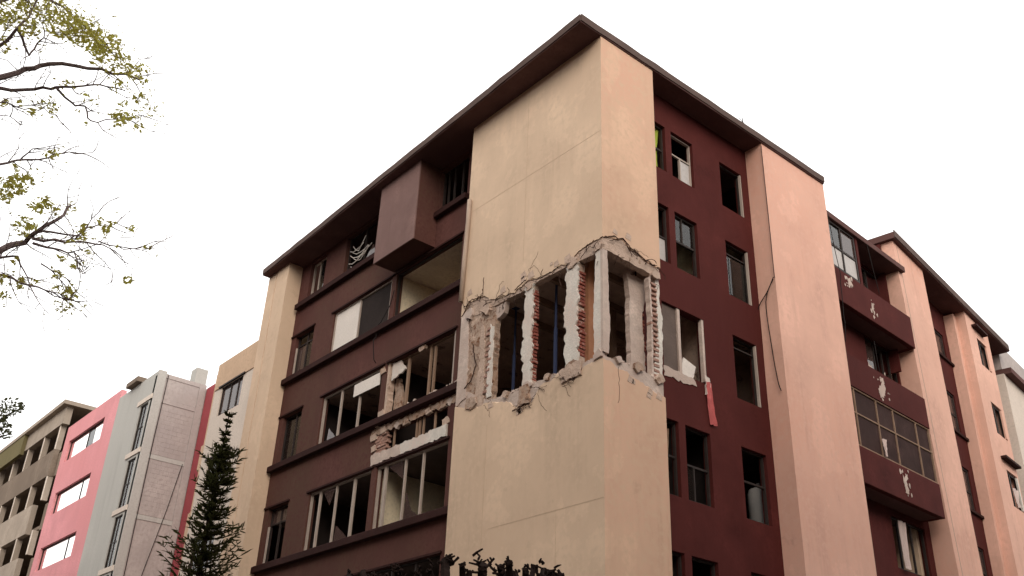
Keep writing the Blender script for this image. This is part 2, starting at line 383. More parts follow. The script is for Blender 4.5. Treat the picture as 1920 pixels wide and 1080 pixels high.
# projecting closet box under the roof
MB().fbox(FL, 6.44, 8.26, 14.2, H-.004, .67, .64).build('closet_panel', M['mauve'], B, 'mauve streaked front board of the projecting box')
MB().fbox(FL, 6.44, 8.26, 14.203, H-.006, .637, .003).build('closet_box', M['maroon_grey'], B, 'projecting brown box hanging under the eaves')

# ---------------------------------------------------------------- windows of the long facade
W = -.11
window(FL, 12.25, 13.2, 15.2, 16.5, W, B, mull=(12.8,), panes=[(12.3, 12.78, 15.25, 16.45)])
window(FL, 8.32, 11.1, 15.2, 16.5, W, B, mull=(10.2, 9.3), t=.04, fm='dframe')
window(FL, 5.2, 6.42, 15.2, 16.5, W, B, mull=(5.6, 5.95, 6.2), t=.03, fm='dframe')
window(FL, 12.4, 13.5, 12.72, 14.08, W, B, mull=(12.95,), trans=(13.75,), panes=[(12.97, 13.45, 12.77, 13.7, 'dirtyglass'), (12.45, 12.93, 12.77, 13.7)], t=.035, fm='dframe')
MB().fbox(FL, 13.44, 13.49, 12.73, 13.7, -.05, -.09).build('window_jamb', M['frame'], B)
o = window(FL, 8.32, 11.28, 12.72, 14.08, -.05, B, mull=(9.95, 8.4), t=.05, panes=[(8.45, 9.9, 12.78, 14.0, 'inner')])
MB().fbox(FL, 9.98, 11.22, 12.775, 14.02, -.07, -.10).build('board', M['white'], o, 'cream board closing the half window')
window(FL, 12.4, 13.5, 10.05, 11.5, W, B, mull=(12.9,), t=.035, fm='dframe', panes=[(12.44, 12.88, 10.1, 11.45), (12.92, 13.46, 10.1, 11.45)])
window(FL, 8.32, 11.28, 10.05, 11.5, -.05, B, mull=(10.35, 9.4), t=.055)
window(FL, 12.4, 13.5, 7.25, 8.8, W, B, mull=(12.95,), trans=(8.35,), t=.04, fm='dframe', panes=[(12.44, 13.46, 8.38, 8.76, 'dirtyglass')])
MB().fbox(FL, 13.44, 13.49, 7.26, 8.3, -.05, -.09).build('window_jamb', M['frame'], B)
window(FL, 8.32, 11.28, 7.25, 8.8, -.05, B, mull=((10.8, 7.25, 8.8, .07), 10.0, (9.15, 7.25, 8.8, .08)), t=.05, fm='frame')
window(FL, 5.25, 8.1, 7.25, 8.8, -.05, B, mull=((7.78, 7.25, 8.8, .1), 6.96, 6.25), t=.05)
window(FL, 5.25, 8.1, 12.72, 14.08, -.05, B, mull=(), t=.04, sides='LRT', fm='dframe')
for k in (4, 5):
    a, b = LROWS[k]
    window(FL, 8.32, 11.28, a, b, -.05, B, mull=(10.3, 9.3), fm='dframe'); window(FL, 5.25, 8.1, a, b, -.05, B, mull=(7.1, 6.2), fm='dframe'); window(FL, 12.4, 13.5, a, b, W, B, mull=(12.95,))
# the broken bay of the fourth storey
m = MB()
def jag_poly(F, pts, w0, w1, seed, amp=.03, step=.06):
    """flat broken piece: outline walked in small uneven steps, with thickness"""
    out = []
    for i in range(len(pts)):
        a = Vector((*pts[i][:2], 0)); b = Vector((*pts[(i+1) % len(pts)][:2], 0))
        rough = len(pts[i]) < 3 or pts[i][2]
        n = max(1, int((b-a).length/step)) if rough else 1
        for k in range(n):
            p = a.lerp(b, k/n)
            if rough and k: 
                q = Vector((nz(p.x*9+seed, p.y*9, 1.3)+.6*nz(p.x*25, p.y*25+seed, 4), nz(p.x*9, p.y*9+seed, 7.7)+.6*nz(p.x*25+seed, p.y*25, 2), 0))*amp
                p = p+q
            out.append((p.x, p.y))
    n = len(out); mb = MB()
    vs = [F(u, z, w0) for u, z in out]+[F(u, z, w1) for u, z in out]
    fs = [tuple(range(n)), tuple(range(2*n-1, n-1, -1))]+[(i, n+i, n+(i+1) % n, (i+1) % n) for i in range(n)]
    return mb.add(vs, fs)
jag_poly(FL, [(8.0, 10.06), (8.31, 10.06), (8.31, 11.49), (8.0, 11.49)], -.02, -.2, 3, .03).build('broken_pier', M['core'], B, 'pale stripped pier beside the broken bay')
jag_poly(FL, [(7.45, 10.07), (7.98, 10.07), (7.98, 11.1), (7.85, 11.1)], -.22, -.32, 5, .05).build('broken_masonry', M['rough'], B)
jag_poly(FL, [(7.35, 11.15), (7.95, 11.0), (7.97, 11.48), (7.6, 11.46)], -.06, -.1, 8, .04).build('torn_board', M['white_plaster'], B, 'pale torn board hanging in the broken bay')
window(FL, 5.25, 8.1, 10.05, 11.5, -.1, B, mull=((7.3, 10.05, 11.5, .08), (6.38, 10.05, 11.5, .06), (6.2, 10.05, 11.4, .05)), t=.035, sides='RT', fm='timber')
MB().fbox(FL, 5.29, 5.34, 10.06, 11.48, -.03, -.08).build('window_jamb', M['frame'], B)
# stripped parapet: pale new band, ragged plaster over it, bricks left in the gap
jag_poly(FL, [(5.3, 8.87), (7.05, 8.86), (7.1, 9.12), (5.3, 9.15)], .055, .003, 11, .05, .06).build('plaster_band', M['white_plaster'], B, 'pale plaster band along the broken parapet')
jag_poly(FL, [(7.08, 8.88), (8.36, 8.86), (8.36, 9.14), (7.12, 9.12)], .035, .003, 12, .06, .06).build('plaster_band', M['plaster'], B, 'greyer torn stretch of the plaster band')
for u_, z_, s_ in ((8.3, 9.3, .13), (8.36, 9.6, .15), (5.38, 9.25, .14), (7.0, 9.66, .13), (6.1, 9.68, .12), (7.95, 9.72, .15), (5.6, 9.7, .16), (8.25, 11.35, .14), (8.12, 10.15, .16)):
    jag_poly(FL, [(u_-s_, z_-s_*.5), (u_+s_*.7, z_-s_*.7), (u_+s_, z_+s_*.4), (u_-s_*.3, z_+s_*.7)], .03, -.05, u_*9, .03, .04).build('broken_masonry', M['core' if int(u_*10) % 2 else 'rough'], B)
jag_poly(FL, [(4.5, 9.64), (8.5, 9.64), (8.5, 9.80), (4.5, 9.80)], .012, .003, 13, .06, .05).build('torn_plaster', M['rough'], B)
0 and jag_poly(FL, [(8.28, 8.95), (8.5, 8.95), (8.48, 9.85), (8.28, 9.85)], .018, .003, 17, .06, .05)
for q in (5.9, 6.35, 6.5, 6.62, 7.55):
    MB().fbox(FL, q, q+.045, 9.13, 9.65, -.06, -.1).build('stud', M['timber'], B)
bk = MB().box(-.06, .06, -.11, .11, 0, .055).build('brick', M['palebrick'], B); bk0 = bk
place(bk, (.52, 8.15, 9.14), B)
for j in range(7):
    for i in range(2):
        if (i, j) == (0, 0): continue
        dup(bk, (.52+random.uniform(-.01, .03), 8.17-.24*i-.05*(j % 2), 9.14+j*.072), B, (0, 0, random.uniform(-.05, .05)))

# ---------------------------------------------------------------- windows of the short facade
def rwin(c, k, **kw):
    u0, u1 = RC[c]; a, b = RROWS[k]
    return window(FR, u0, u1, a, b, kw.pop('w', -.08), B, t=kw.pop('t', .04), fm=kw.pop('fm', 'dframe'), **kw)
rwin(0, 0, trans=(15.1,)); rwin(0, 1, trans=(12.75,), panes=[(2.25, 2.54, 12.14, 12.74, 'pane_white')])
rwin(1, 0, fm='frame', mull=((3.16, 14.5, 15.2, .035),), trans=(15.2,), t=.035, panes=[(3.19, 3.5, 14.54, 15.17, 'pane_white')])
rwin(1, 1, mull=((3.1, 12.85, 13.54, .03),), trans=(12.85,), t=.045, panes=[(2.83, 3.08, 12.88, 13.49), (3.12, 3.49, 12.88, 13.49)])
rwin(2, 0, t=.03); rwin(2, 1, t=.03, panes=[(4.58, 5.34, 12.14, 13.2)], trans=(13.25,)); rwin(2, 2, t=.03, trans=(10.85,))
for u in (5.372, ):
    for k in (0, 1, 2):
        a, b = RROWS[k]
        MB().fbox(FR, u-.035, u-.004, a+.01, b-.02, -.005, -.07).build('window_jamb', M['frame'], B)
rwin(0, 3, trans=(7.8,)); rwin(1, 3, mull=((3.08, 7.0, 7.72, .03),), trans=(7.74,), panes=[(2.83, 3.06, 7.05, 7.71, 'glass')])
rwin(2, 3, trans=(7.82,), t=.04)
for k in (4, 5):
    for c in range(3): rwin(c, k, trans=(RROWS[k][0]+.7,))
# open grey bay next to the tower
MB().fbox(FR, 2.72, 2.80, 9.6, 11.1, -.02, -.12).build('window_jamb', M['plaster'], B)
MB().fbox(FR, 3.49, 3.555, 9.66, 11.1, -.01, -.1).build('window_jamb', M['plaster'], B)
jag_poly(FR, [(2.23, 9.61, 0), (2.72, 9.61), (2.72, 11.09, 0), (2.23, 11.09, 0)], -.06, -.12, 23, .02).build('infill_panel', M['slab'], B, 'grey infill panel at the broken corner')
jag_poly(FR, [(2.2, 9.4), (3.2, 9.45), (3.1, 9.6), (2.2, 9.62)], .014, .003, 29, .05, .07).build('torn_plaster', M['plaster'], B)
jag_poly(FR, [(3.45, 9.35), (3.62, 9.4), (3.6, 9.75), (3.48, 9.8)], .03, .003, 31, .04, .06).build('torn_plaster', M['white_plaster'], B)

# ================================================================ the broken corner tower
OUT = [(.468, 4.45), (0, 4.45), (0, 0), (1.65, 0), (1.65, .498)]
def off(d):     # plan path moved inward by d
    return [(.468, 4.45-d), (d, 4.45-d), (d, d), (1.65-d, d), (1.65-d, .498)]
def lerp_tab(tab, s):
    if s <= tab[0][0]: return tab[0][1]
    for (a, za), (b, zb) in zip(tab, tab[1:]):
        if s <= b: return za+(zb-za)*(s-a)/(b-a)
    return tab[-1][1]
SEG = [.468, 4.45, 1.65, .498]
def path_samples(d0, step=.05):
    P = off(d0); out = []; s = 0
    for i in range(4):
        n = max(2, int(SEG[i]/step))
        for k in range(n): 
            t = k/n; out.append((s+SEG[i]*t, P[i][0]+(P[i+1][0]-P[i][0])*t, P[i][1]+(P[i+1][1]-P[i][1])*t))
        s += SEG[i]
    out.append((s, *P[4])); return out
def shell(zb, zt, d0, d1, seed, amp, side):
    """L-shaped wall between plan offsets d0 and d1; the side that is broken follows a noisy edge"""
    A = path_samples(d0); Bq = path_samples(d1); m = MB(); n = len(A)
    def edge(f, s, k):
        if not callable(f): return f
        return f(s)+amp*(nz(s*5+seed, k*2., 1)+.7*nz(s*14, seed, k*3.)+.35*nz(s*40, seed, k))
    vs = []
    for (s, x, y), (_, x2, y2) in zip(A, Bq):
        vs += [(x, y, edge(zb, s, 0)), (x, y, edge(zt, s, 0)), (x2, y2, edge(zb, s, .35)), (x2, y2, edge(zt, s, .35))]
    fs = []
    for i in range(n-1):
        a, b = 4*i, 4*i+4
        fs += [(a, b, b+1, a+1), (a+2, a+3, b+3, b+2), (a, a+2, b+2, b), (a+1, b+1, b+3, a+3)]
    fs += [(0, 1, 3, 2), (4*n-4, 4*n-2, 4*n-1, 4*n-3)]
    return m.add(vs, fs)
# s along the path: return 0-.468, long face .468-4.918 (y = 4.918-s), short face 4.918-6.568, return
Ly = lambda y: 4.918-y
Rx = lambda x: 4.918+x
up_plaster = [(0, 11.4), (Ly(4.45), 11.3), (Ly(4.19), 11.62), (Ly(3.69), 11.58), (Ly(3.27), 11.34), (Ly(2.61), 11.28), (Ly(2.17), 11.38), (Ly(1.74), 11.30), (Ly(1.32), 11.32), (Ly(.91), 11.30), (Ly(.75), 11.40), (Ly(.41), 11.49), (Ly(0), 11.48), (Rx(.2), 11.56), (Rx(.58), 11.66), (Rx(.8), 11.54), (Rx(1.36), 11.42), (Rx(1.65), 11.42), (8, 11.4)]
up_core = [(0, 11.25), (Ly(4.45), 10.0), (Ly(4.0), 10.0), (Ly(3.42), 10.9), (Ly(3.3), 11.2), (Ly(2.2), 11.2), (Ly(1.8), 11.25), (Ly(.97), 11.24), (Ly(.3), 11.2), (Ly(0), 11.24), (Rx(.2), 11.25), (Rx(1.36), 11.2), (8, 11.2)]
up_core = [(s, max(z, 11.2)) for s, z in up_core]
lo_core = [(0, 9.6), (Ly(4.4), 9.6), (Ly(3.3), 9.02), (Ly(2.1), 9.0), (Ly(1.0), 9.0), (Ly(0), 8.98), (Rx(.6), 9.02), (Rx(1.3), 8.98), (8, 8.92)]
lo_plaster = [(0, 9.3), (Ly(4.45), 9.2), (Ly(3.9), 8.98), (Ly(3.3), 8.97), (Ly(2.75), 8.85), (Ly(2.4), 8.62), (Ly(1.95), 8.58), (Ly(1.75), 8.86), (Ly(1.2), 8.95), (Ly(1.0), 8.75), (Ly(.75), 8.72), (Ly(.5), 8.9), (Ly(.05), 8.94), (Rx(.3), 8.86), (Rx(.8), 8.78), (Rx(1.3), 8.66), (Rx(1.65), 8.62), (8, 8.6)]
def split_faces(mb, name, lab_l, lab_r, ml, mr):
    """the two painted faces are two parts: cut the strip where it turns the corner"""
    a, b = MB(), MB()
    mid = lambda f: sum((mb.v[i] for i in f), Vector())/len(f)
    for f in mb.f:
        c = mid(f); t = b if (c.y < .03 or c.x > c.y) and not (c.x < .021 and c.y > .021) else a
        t.add([mb.v[i] for i in f], [tuple(range(len(f)))])
    for t in (a, b):
        pass
    a.build(name, ml, B, lab_l); b.build(name, mr, B, lab_r)
shell(lambda s: lerp_tab(up_core, s), H-.003, .022, .17, 1, .022, 'b').build('tower_wall', M['core'], B, 'bare broken wall core above the opening')
split_faces(shell(lambda s: lerp_tab(up_plaster, s), H-.004, 0, .0215, 2, .05, 'b'), 'tower_render', 'cream rendered upper face of the tower', 'peach rendered upper face of the tower', M['cream'], M['sand'])
shell(0, lambda s: lerp_tab(lo_core, s), .022, .17, 3, .03, 't').build('tower_wall', M['plaster'], B, 'bare broken wall core below the opening')
split_faces(shell(0, lambda s: lerp_tab(lo_plaster, s), 0, .0215, 4, .05, 't'), 'tower_render', 'cream rendered lower face of the tower', 'peach rendered lower face of the tower', M['cream'], M['sand'])
# remaining piers of masonry in the opening, with the bricks of their broken sides
jag_poly(FL0, [(3.24, 9.0), (4.44, 9.0, 0), (4.44, 11.3, 0), (3.3, 11.3), (3.23, 10.76)], -.03, -.17, 41, .045).build('broken_pier', M['rough'], B, 'wide stripped pier at the far end of the opening')
jag_poly(FL0, [(4.1, 9.3), (4.44, 9.2, 0), (4.44, 11.35, 0), (4.2, 11.45), (4.12, 10.6)], -.004, -.0295, 43, .05).build('torn_plaster', M['plaster'], B)
jag_poly(FL0, [(3.5, 8.95), (3.85, 8.95), (3.7, 9.9), (3.72, 10.8), (3.62, 10.9), (3.5, 10.0)], -.012, -.0295, 44, .06).build('torn_plaster', M['core'], B)
jag_poly(FL0, [(3.24, 9.1), (3.4, 9.1), (3.38, 10.8), (3.26, 10.7)], -.010, -.0295, 45, .04).build('torn_plaster', M['white_plaster'], B)
jag_poly(FL0, [(3.0, 10.95), (3.32, 10.8), (3.32, 11.22), (2.9, 11.24)], -.05, -.16, 46, .03).build('broken_masonry', M['plaster'], B)
def bricks(F, u, z0, z1, w, proto_mat, step=.076, size=(.10, .15, .052), jig=.02, skip=.08, axis='u', n=1):
    p = None; z = z0
    while z < z1-.05:
        if random.random() > skip:
            c = F(u+random.uniform(-jig, jig)+.03*nz(z*3, u*5, 2), z, w+random.uniform(-.008, .008))
            if p is None:
                a = F(0, 0, 0); du = F(1, 0, 0)-a; dw = F(0, 0, 1)-a; s = size
                mb = MB(); lp = [(-1,-1),(1,-1),(1,1),(-1,1)]
                mb.hexa([du*(x*s[0]/2)+dw*(y*s[1]/2) for x, y in lp]+[du*(x*s[0]/2)+dw*(y*s[1]/2)+Vector((0,0,s[2])) for x, y in lp])
                p = mb.build('brick', M[proto_mat], B, bevel=.006); place(p, c, B)
            else: dup(p, c, B, (random.uniform(-.05, .05), random.uniform(-.05, .05), random.uniform(-.08, .08)))
        z += step
def pier(F, u0, u1, z0, z1, seed, side, mt='white_plaster', bow=.0, w0=0., wd=.15, lab=None, bm='brick', amp=.075):
    zc = (z0+z1)/2
    pts = [(u0, z0), (u1, z0), (u1+bow*.6, z0+.5*(zc-z0)), (u1+bow, zc), (u1+bow*.5, z1-.3), (u1, z1), (u0, z1), (u0+bow*.5, z1-.3), (u0+bow, zc), (u0+bow*.6, z0+.5*(zc-z0))]
    jag_poly(F, pts, w0, w0-.045, seed, amp, .05).build('broken_pier', M[mt], B, lab)
    inset = .018
    pts2 = [(a+(inset if a < (u0+u1)/2+bow/2 else -.03), b) for a, b in pts]
    jag_poly(F, pts2, w0-.046, w0-wd, seed+1, .02, .07).build('pier_core', M['core'], B)
    if side:
        uu = u0 if side < 0 else u1
        zz = z0+.05
        bricks(F, uu+bow*.6+.045*(-side)*1., z0+.08, z1-.12, w0-.046-(wd-.046)/2, bm, size=(.13, wd-.035, .056))
pier(FL0, 1.98, 2.24, 9.0, 11.25, 51, -1, bow=.05, lab='slim pale pier bowed outward with red bricks in its side')
pier(FL0, .67, 1.02, 9.05, 11.2, 53, -1, bow=.03, wd=.2, lab='broad white pier with red bricks in its side')
# corner post of the tower
jag_poly(lambda u, z, w: Vector((w, u, z)), [(0.0, 9.05, 0), (.235, 9.05), (.25, 10.1), (.19, 11.22), (0.0, 11.22, 0)], .002, .06, 61, .025, .05).build('corner_post', M['white_plaster'], B, 'jagged white post standing at the corner of the opening')
jag_poly(lambda u, z, w: Vector((u, w, z)), [(.001, 9.05, 0), (.14, 9.05), (.185, 9.6), (.165, 10.1), (.13, 11.22), (.001, 11.22, 0)], -.001, .06, 62, .02, .05).build('corner_post', M['plaster'], B, 'pinkish side of the jagged corner post')
MB().box(.061, .15, .061, .18, 8.95, 11.24).build('post_core', M['core'], B)
# inner pier and the brick ladder at the end of the short face
jag_poly(FR0, [(1.04, 8.98), (1.46, 8.95), (1.4, 10.4), (1.5, 10.75), (1.62, 11.2), (1.0, 11.2), (1.05, 10.6)], -.30, -.42, 71, .03).build('broken_pier', M['plaster'], B, 'beige inner pier flaring at its top')
bricks(FR0, 1.43, 9.1, 10.5, -.36, 'brick', size=(.10, .10, .054))
jag_poly(FR0, [(1.36, 8.92), (1.62, 8.92), (1.66, 9.8), (1.70, 10.3), (1.63, 10.6), (1.62, 11.2), (1.52, 11.2), (1.55, 10.0)], -.03, -.15, 73, .03, .05).build('broken_pier', M['white_plaster'], B, 'jagged edge of wall with a ladder of exposed bricks')
jag_poly(FR0, [(1.31, 8.95), (1.36, 8.93), (1.39, 10.0), (1.37, 11.15), (1.31, 11.1), (1.35, 10.2)], -.02, -.14, 75, .02, .05).build('broken_masonry', M['plaster'], B)
bricks(FR0, 1.45, 8.98, 11.1, -.075, 'palebrick', step=.11, size=(.17, .12, .062), jig=.015, skip=.0)
bricks(FL0, 3.42, 9.1, 10.8, -.03, 'palebrick', step=.12, size=(.13, .05, .06), jig=.05, skip=.25)
# rags of wire lath and bars along the torn edges
def wires(tab, F, conv, seed, n=26, z_off=0.):
    rnd = random.Random(seed); m = MB()
    for i in range(n):
        s = rnd.uniform(*conv[1]); u = conv[0](s); z = lerp_tab(tab, s)+z_off+rnd.uniform(-.06, .05)
        pts = [F(u, z, .012)]
        L_ = rnd.uniform(.08, .34); a = rnd.choice([0, math.pi])+rnd.gauss(0, .6)
        for k in range(1, 5):
            a += rnd.gauss(0, .5)
            p = pts[-1]; u += math.cos(a)*L_/4; z += math.sin(a)*L_/4
            pts.append(F(u, z, .012+rnd.uniform(.0, .06)*k/3))
        m.tube(pts, rnd.uniform(.004, .009), 3)
    return m
wires(up_plaster, FL0, (lambda s: 4.918-s, (.6, 4.8)), 5, 46, -.06).build('torn_wire', M['rebar'], B, kind='stuff')
wires(up_plaster, FR0, (lambda s: s-4.918, (5.0, 6.5)), 6, 18, -.03).build('torn_wire', M['rebar'], B, kind='stuff')
wires(lo_plaster, FL0, (lambda s: 4.918-s, (2.4, 3.2)), 7, 16).build('torn_wire', M['rebar'], B, kind='stuff')
wires(lo_plaster, FL0, (lambda s: 4.918-s, (3.7, 4.3)), 8, 16).build('torn_wire', M['rebar'], B, kind='stuff')
# cracked edge lines that run past the break
def crack(F, pts, seed, r=.010):
    rnd = random.Random(seed); out = []
    for (a, b), (c, d) in zip(pts, pts[1:]):
        n = max(2, int(math.hypot(c-a, d-b)/.06))
        for k in range(n): out.append(F(a+(c-a)*k/n+rnd.gauss(0, .012), b+(d-b)*k/n+rnd.gauss(0, .012), .002))
    return MB().tube(out, r, 4)
crack(FL0, [(4.42, 11.32), (4.19, 11.63), (3.7, 11.6), (3.68, 12.1)], 1).build('crack_edge', M['rebar'], B)
crack(FR0, [(.02, 11.5), (.3, 11.62), (.58, 11.68), (.8, 11.55), (1.36, 11.43), (1.6, 11.44)], 2).build('crack_edge', M['rebar'], B)
crack(FL0, [(3.95, 10.5), (3.8, 10.0), (3.9, 9.7), (4.2, 9.5)], 3, .012).build('crack_edge', M['rebar'], B)
crack(FL0, [(2.6, 11.3), (2.3, 11.42), (2.15, 11.38)], 4).build('crack_edge', M['rebar'], B)
rc = random.Random(17)
for k in range(13):
    a = rc.random(); left = a < .72
    F_ = FL0 if left else FR0; u = rc.uniform(.3, 4.2) if left else rc.uniform(.2, 1.5)
    s_ = Ly(u) if left else Rx(u); up = rc.random() < .5
    z = lerp_tab(up_plaster if up else lo_plaster, s_); pts = [(u, z)]
    L_ = rc.uniform(.25, .9); an = (1 if up else -1)*(math.pi/2)+rc.gauss(0, .6)
    for q in range(5):
        an += rc.gauss(0, .45); u += math.cos(an)*L_/5; z += math.sin(an)*L_/5
        if .03 < u < (4.4 if left else 1.6): pts.append((u, z))
    if len(pts) > 2: crack(F_, pts, k, rc.uniform(.002, .004)).build('crack_edge', M['rebar'], B)
for k in range(18):
    left = rc.random() < .7; F_ = FL0 if left else FR0; u = rc.uniform(.15, 4.2) if left else rc.uniform(.15, 1.5)
    s_ = Ly(u) if left else Rx(u); up = rc.random() < .4; z = lerp_tab(up_plaster if up else lo_plaster, s_)+(rc.uniform(.05, .25) if up else -rc.uniform(.05, .3)); q = rc.uniform(.03, .11)
    jag_poly(F_, [(u-q, z-q*.6), (u+q*.8, z-q*.8), (u+q, z+q*.5), (u-q*.4, z+q)], .006, .0015, 200+k, .010, .03).build('plaster_chip', M['core'], B)
jag_poly(FL0, [(2.0, 8.6), (2.35, 8.6), (2.3, 9.02), (2.05, 9.02)], .03, -.02, 81, .05).build('broken_masonry', M['rough'], B)
jag_poly(FL0, [(.55, 8.75), (1.1, 8.72), (1.15, 9.0), (.9, 9.08), (.55, 9.05)], .03, -.02, 83, .05).build('broken_masonry', M['core'], B)
for z, a, b in ((14.05, .02, 4.42), (6.35, .02, 3.1)):
    MB().fbox(FL0, a, b, z, z+.012, .0025, .0006).build('seam', M['seam'], B)
for u, a, b in ((2.35, 11.9, 16.5), (3.3, 4.5, 8.5), (1.2, 3.0, 6.3)):
    MB().fbox(FL0, u, u+.010, a, b, .0028, .0006).build('seam', M['seam'], B)
rp_ = random.Random(31)
for F_, u, z, sc in [(FL0, 2.12, 11.2, .16), (FL0, 2.1, 9.0, .17), (FL0, .85, 11.22, .22), (FL0, .8, 9.0, .22), (FL0, 3.5, 11.2, .22), (FL0, 4.1, 11.3, .2), (FL0, 3.9, 9.15, .24), (FL0, 1.5, 9.0, .12), (FL0, 2.75, 9.0, .13), (FL0, .12, 9.02, .16), (FL0, .1, 11.3, .16), (FR0, 1.5, 11.2, .16), (FR0, 1.5, 8.95, .17), (FR0, .9, 9.0, .16), (FR0, .4, 9.0, .12), (FL, 5.15, 9.95, .14), (FL, 5.3, 9.7, .16), (FL, 4.75, 9.6, .22), (FL, 8.25, 9.9, .12), (FL, 4.7, 11.3, .2), (FL, 6.6, 11.45, .16), (FL, 7.4, 9.68, .14)]:
    n = 7; pts = [(u+sc*rp_.uniform(.45, 1.05)*math.cos(6.283*i/n), z+sc*rp_.uniform(.35, .8)*math.sin(6.283*i/n)) for i in range(n)]
    jag_poly(F_, pts, rp_.uniform(.01, .045), -.06, rp_.random()*90, .03, .04).build('broken_masonry', M[rp_.choice(['core', 'plaster', 'rough'])], B)
hw_ = MB()
for k in range(26):
    left = k < 19; F_ = FL0 if left else FR0; u = rp_.uniform(.1, 4.3) if left else rp_.uniform(.1, 1.6); z = 11.22+rp_.uniform(-.05, .15); pts = [F_(u, z, -.02)]; L_ = rp_.uniform(.12, .5)
    for q in range(5):
        u += rp_.gauss(0, .04); z -= L_/5*rp_.uniform(.3, 1.2); pts.append(F_(u, z, -.02+rp_.gauss(0, .03)))
    hw_.tube(pts, rp_.uniform(.003, .007), 3)
hw_.build('torn_wire', M['rebar'], B, kind='stuff')
for k, pts in enumerate([[(10.4, 10.1), (10.9, 10.1, 0), (10.85, 10.5), (10.6, 10.3)], [(8.5, 11.4, 0), (8.9, 11.45), (8.6, 11.0)], [(9.25, 7.3), (9.9, 7.3, 0), (9.85, 7.7), (9.5, 7.5)], [(10.1, 8.7), (10.7, 8.75, 0), (10.3, 8.3)], [(6.3, 7.3), (6.9, 7.3, 0), (6.85, 7.95), (6.6, 7.5)], [(7.05, 8.3), (7.7, 8.74), (7.1, 8.74, 0)], [(9.4, 15.3), (10.1, 15.3), (9.7, 15.75)]]):
    jag_poly(FL, pts, -.078, -.084, 300+k, .02, .08).build('glass_shard', M['dirtyglass'], B)
# pipe on the far edge of the tower
MB().tube([FL0(4.43, 11.7, .05), FL0(4.40, 12.8, .05), FL0(4.36, 13.8, .05), FL0(4.36, 14.4, .05)], .055, 8).build('drain_pipe', M['pipe'], B, smooth=True)

# ================================================================ things in and on the damaged block
def prop(p0, p1, r, mt, name, label, group=None):
    o = MB()
    p0 = Vector(p0); p1 = Vector(p1)
    if name == 'shoring_post':
        mid = p0.lerp(p1, .55)
        t = thing(name, p0, label, 'prop', group)
        MB().bar(p0+Vector((0,0,.012)), mid, r, 8).build('outer_tube', M[mt], t); MB().bar(mid, p1-Vector((0,0,.012)), r*.7, 8).build('inner_tube', M[mt], t)
        MB().box(p0.x-.07, p0.x+.07, p0.y-.07, p0.y+.07, p0.z+.001, p0.z+.011).build('base_plate', M[mt], t)
        MB().box(p1.x-.07, p1.x+.07, p1.y-.07, p1.y+.07, p1.z-.011, p1.z-.001).build('head_plate', M[mt], t)
        return t
    o = MB().box(p0.x-r, p0.x+r, p0.y-r, p0.y+r, p0.z, p1.z).build(name, M[mt]); return tag(o, label, 'prop', group)
prop((.8, 3.5, 8.972), (.8, 3.5, 11.498), .035, 'bluesteel', 'shoring_post', 'blue steel prop in the widest gap of the broken tower')
prop((.55, 1.9, 8.972), (.55, 1.9, 11.498), .04, 'bluesteel', 'shoring_post', 'blue steel prop between the slim pier and the broad white pier')
prop((.45, .84, 8.972), (.45, .84, 11.498), .075, 'wood', 'timber_post', 'orange new timber post between the broad pier and the white corner post')
prop((2.2, 1.9, 8.972), (2.2, 1.9, 11.498), .06, 'timber', 'timber_post', 'greyish timber post deep inside, seen right of the white corner post')
tag(MB().box(1.2, 3.85, 2.0, 2.1, 10.7, 10.82).build('timber_brace', M['timber']), 'horizontal timber brace deep inside, right of the white corner post', 'beam')
for y, wh in ((.9, 'above the broad white pier'), (1.8, 'between the broad pier and the slim bowed pier'), (2.7, 'in the gap left of the slim bowed pier'), (3.6, 'nearest the wide stripped pier')):
    o = tag(MB().box(.2 if y < 4 else .7, 3.88, y, y+.09, 11.36, 11.496).build('ceiling_joist', M['timber']), 'old timber joist of the broken storey, '+wh, 'beam', 'ceiling joists of the broken storey')
# rubble on the ledges
rb = MB(); rnd = random.Random(3)
def chunk(m, c, s):
    vs = []
    for x in (-1, 1):
        for y in (-1, 1):
            for z in (-1, 1): vs.append(Vector(c)+Vector((x*s*rnd.uniform(.5, 1), y*s*rnd.uniform(.5, 1), z*s*rnd.uniform(.4, .8)+s*.4)))
    m.add(vs, [(0,1,3,2),(4,6,7,5),(0,4,5,1),(2,3,7,6),(0,2,6,4),(1,5,7,3)])
for i in range(170):
    if rnd.random() < .7: y = rnd.uniform(.3, 3.4); c = (rnd.uniform(.03, .16), y, lerp_tab(lo_core, Ly(y))-.01)
    else: x = rnd.uniform(.2, 1.6); c = (x, rnd.uniform(.03, .16), lerp_tab(lo_core, Rx(x))-.01)
    chunk(rb, c, rnd.uniform(.015, .05))
for i in range(30): chunk(rb, (rnd.uniform(.36, .46), rnd.uniform(4.6, 7.9) if rnd.random() < .4 else rnd.choice([4.95, 5.2, 8.0])+rnd.gauss(0, .08), 10.045), rnd.uniform(.01, .04))
o = rb.build('rubble', M['plaster']); o['kind'] = 'stuff'; tag(o, 'loose pale rubble lying along the broken ledges', 'rubble')
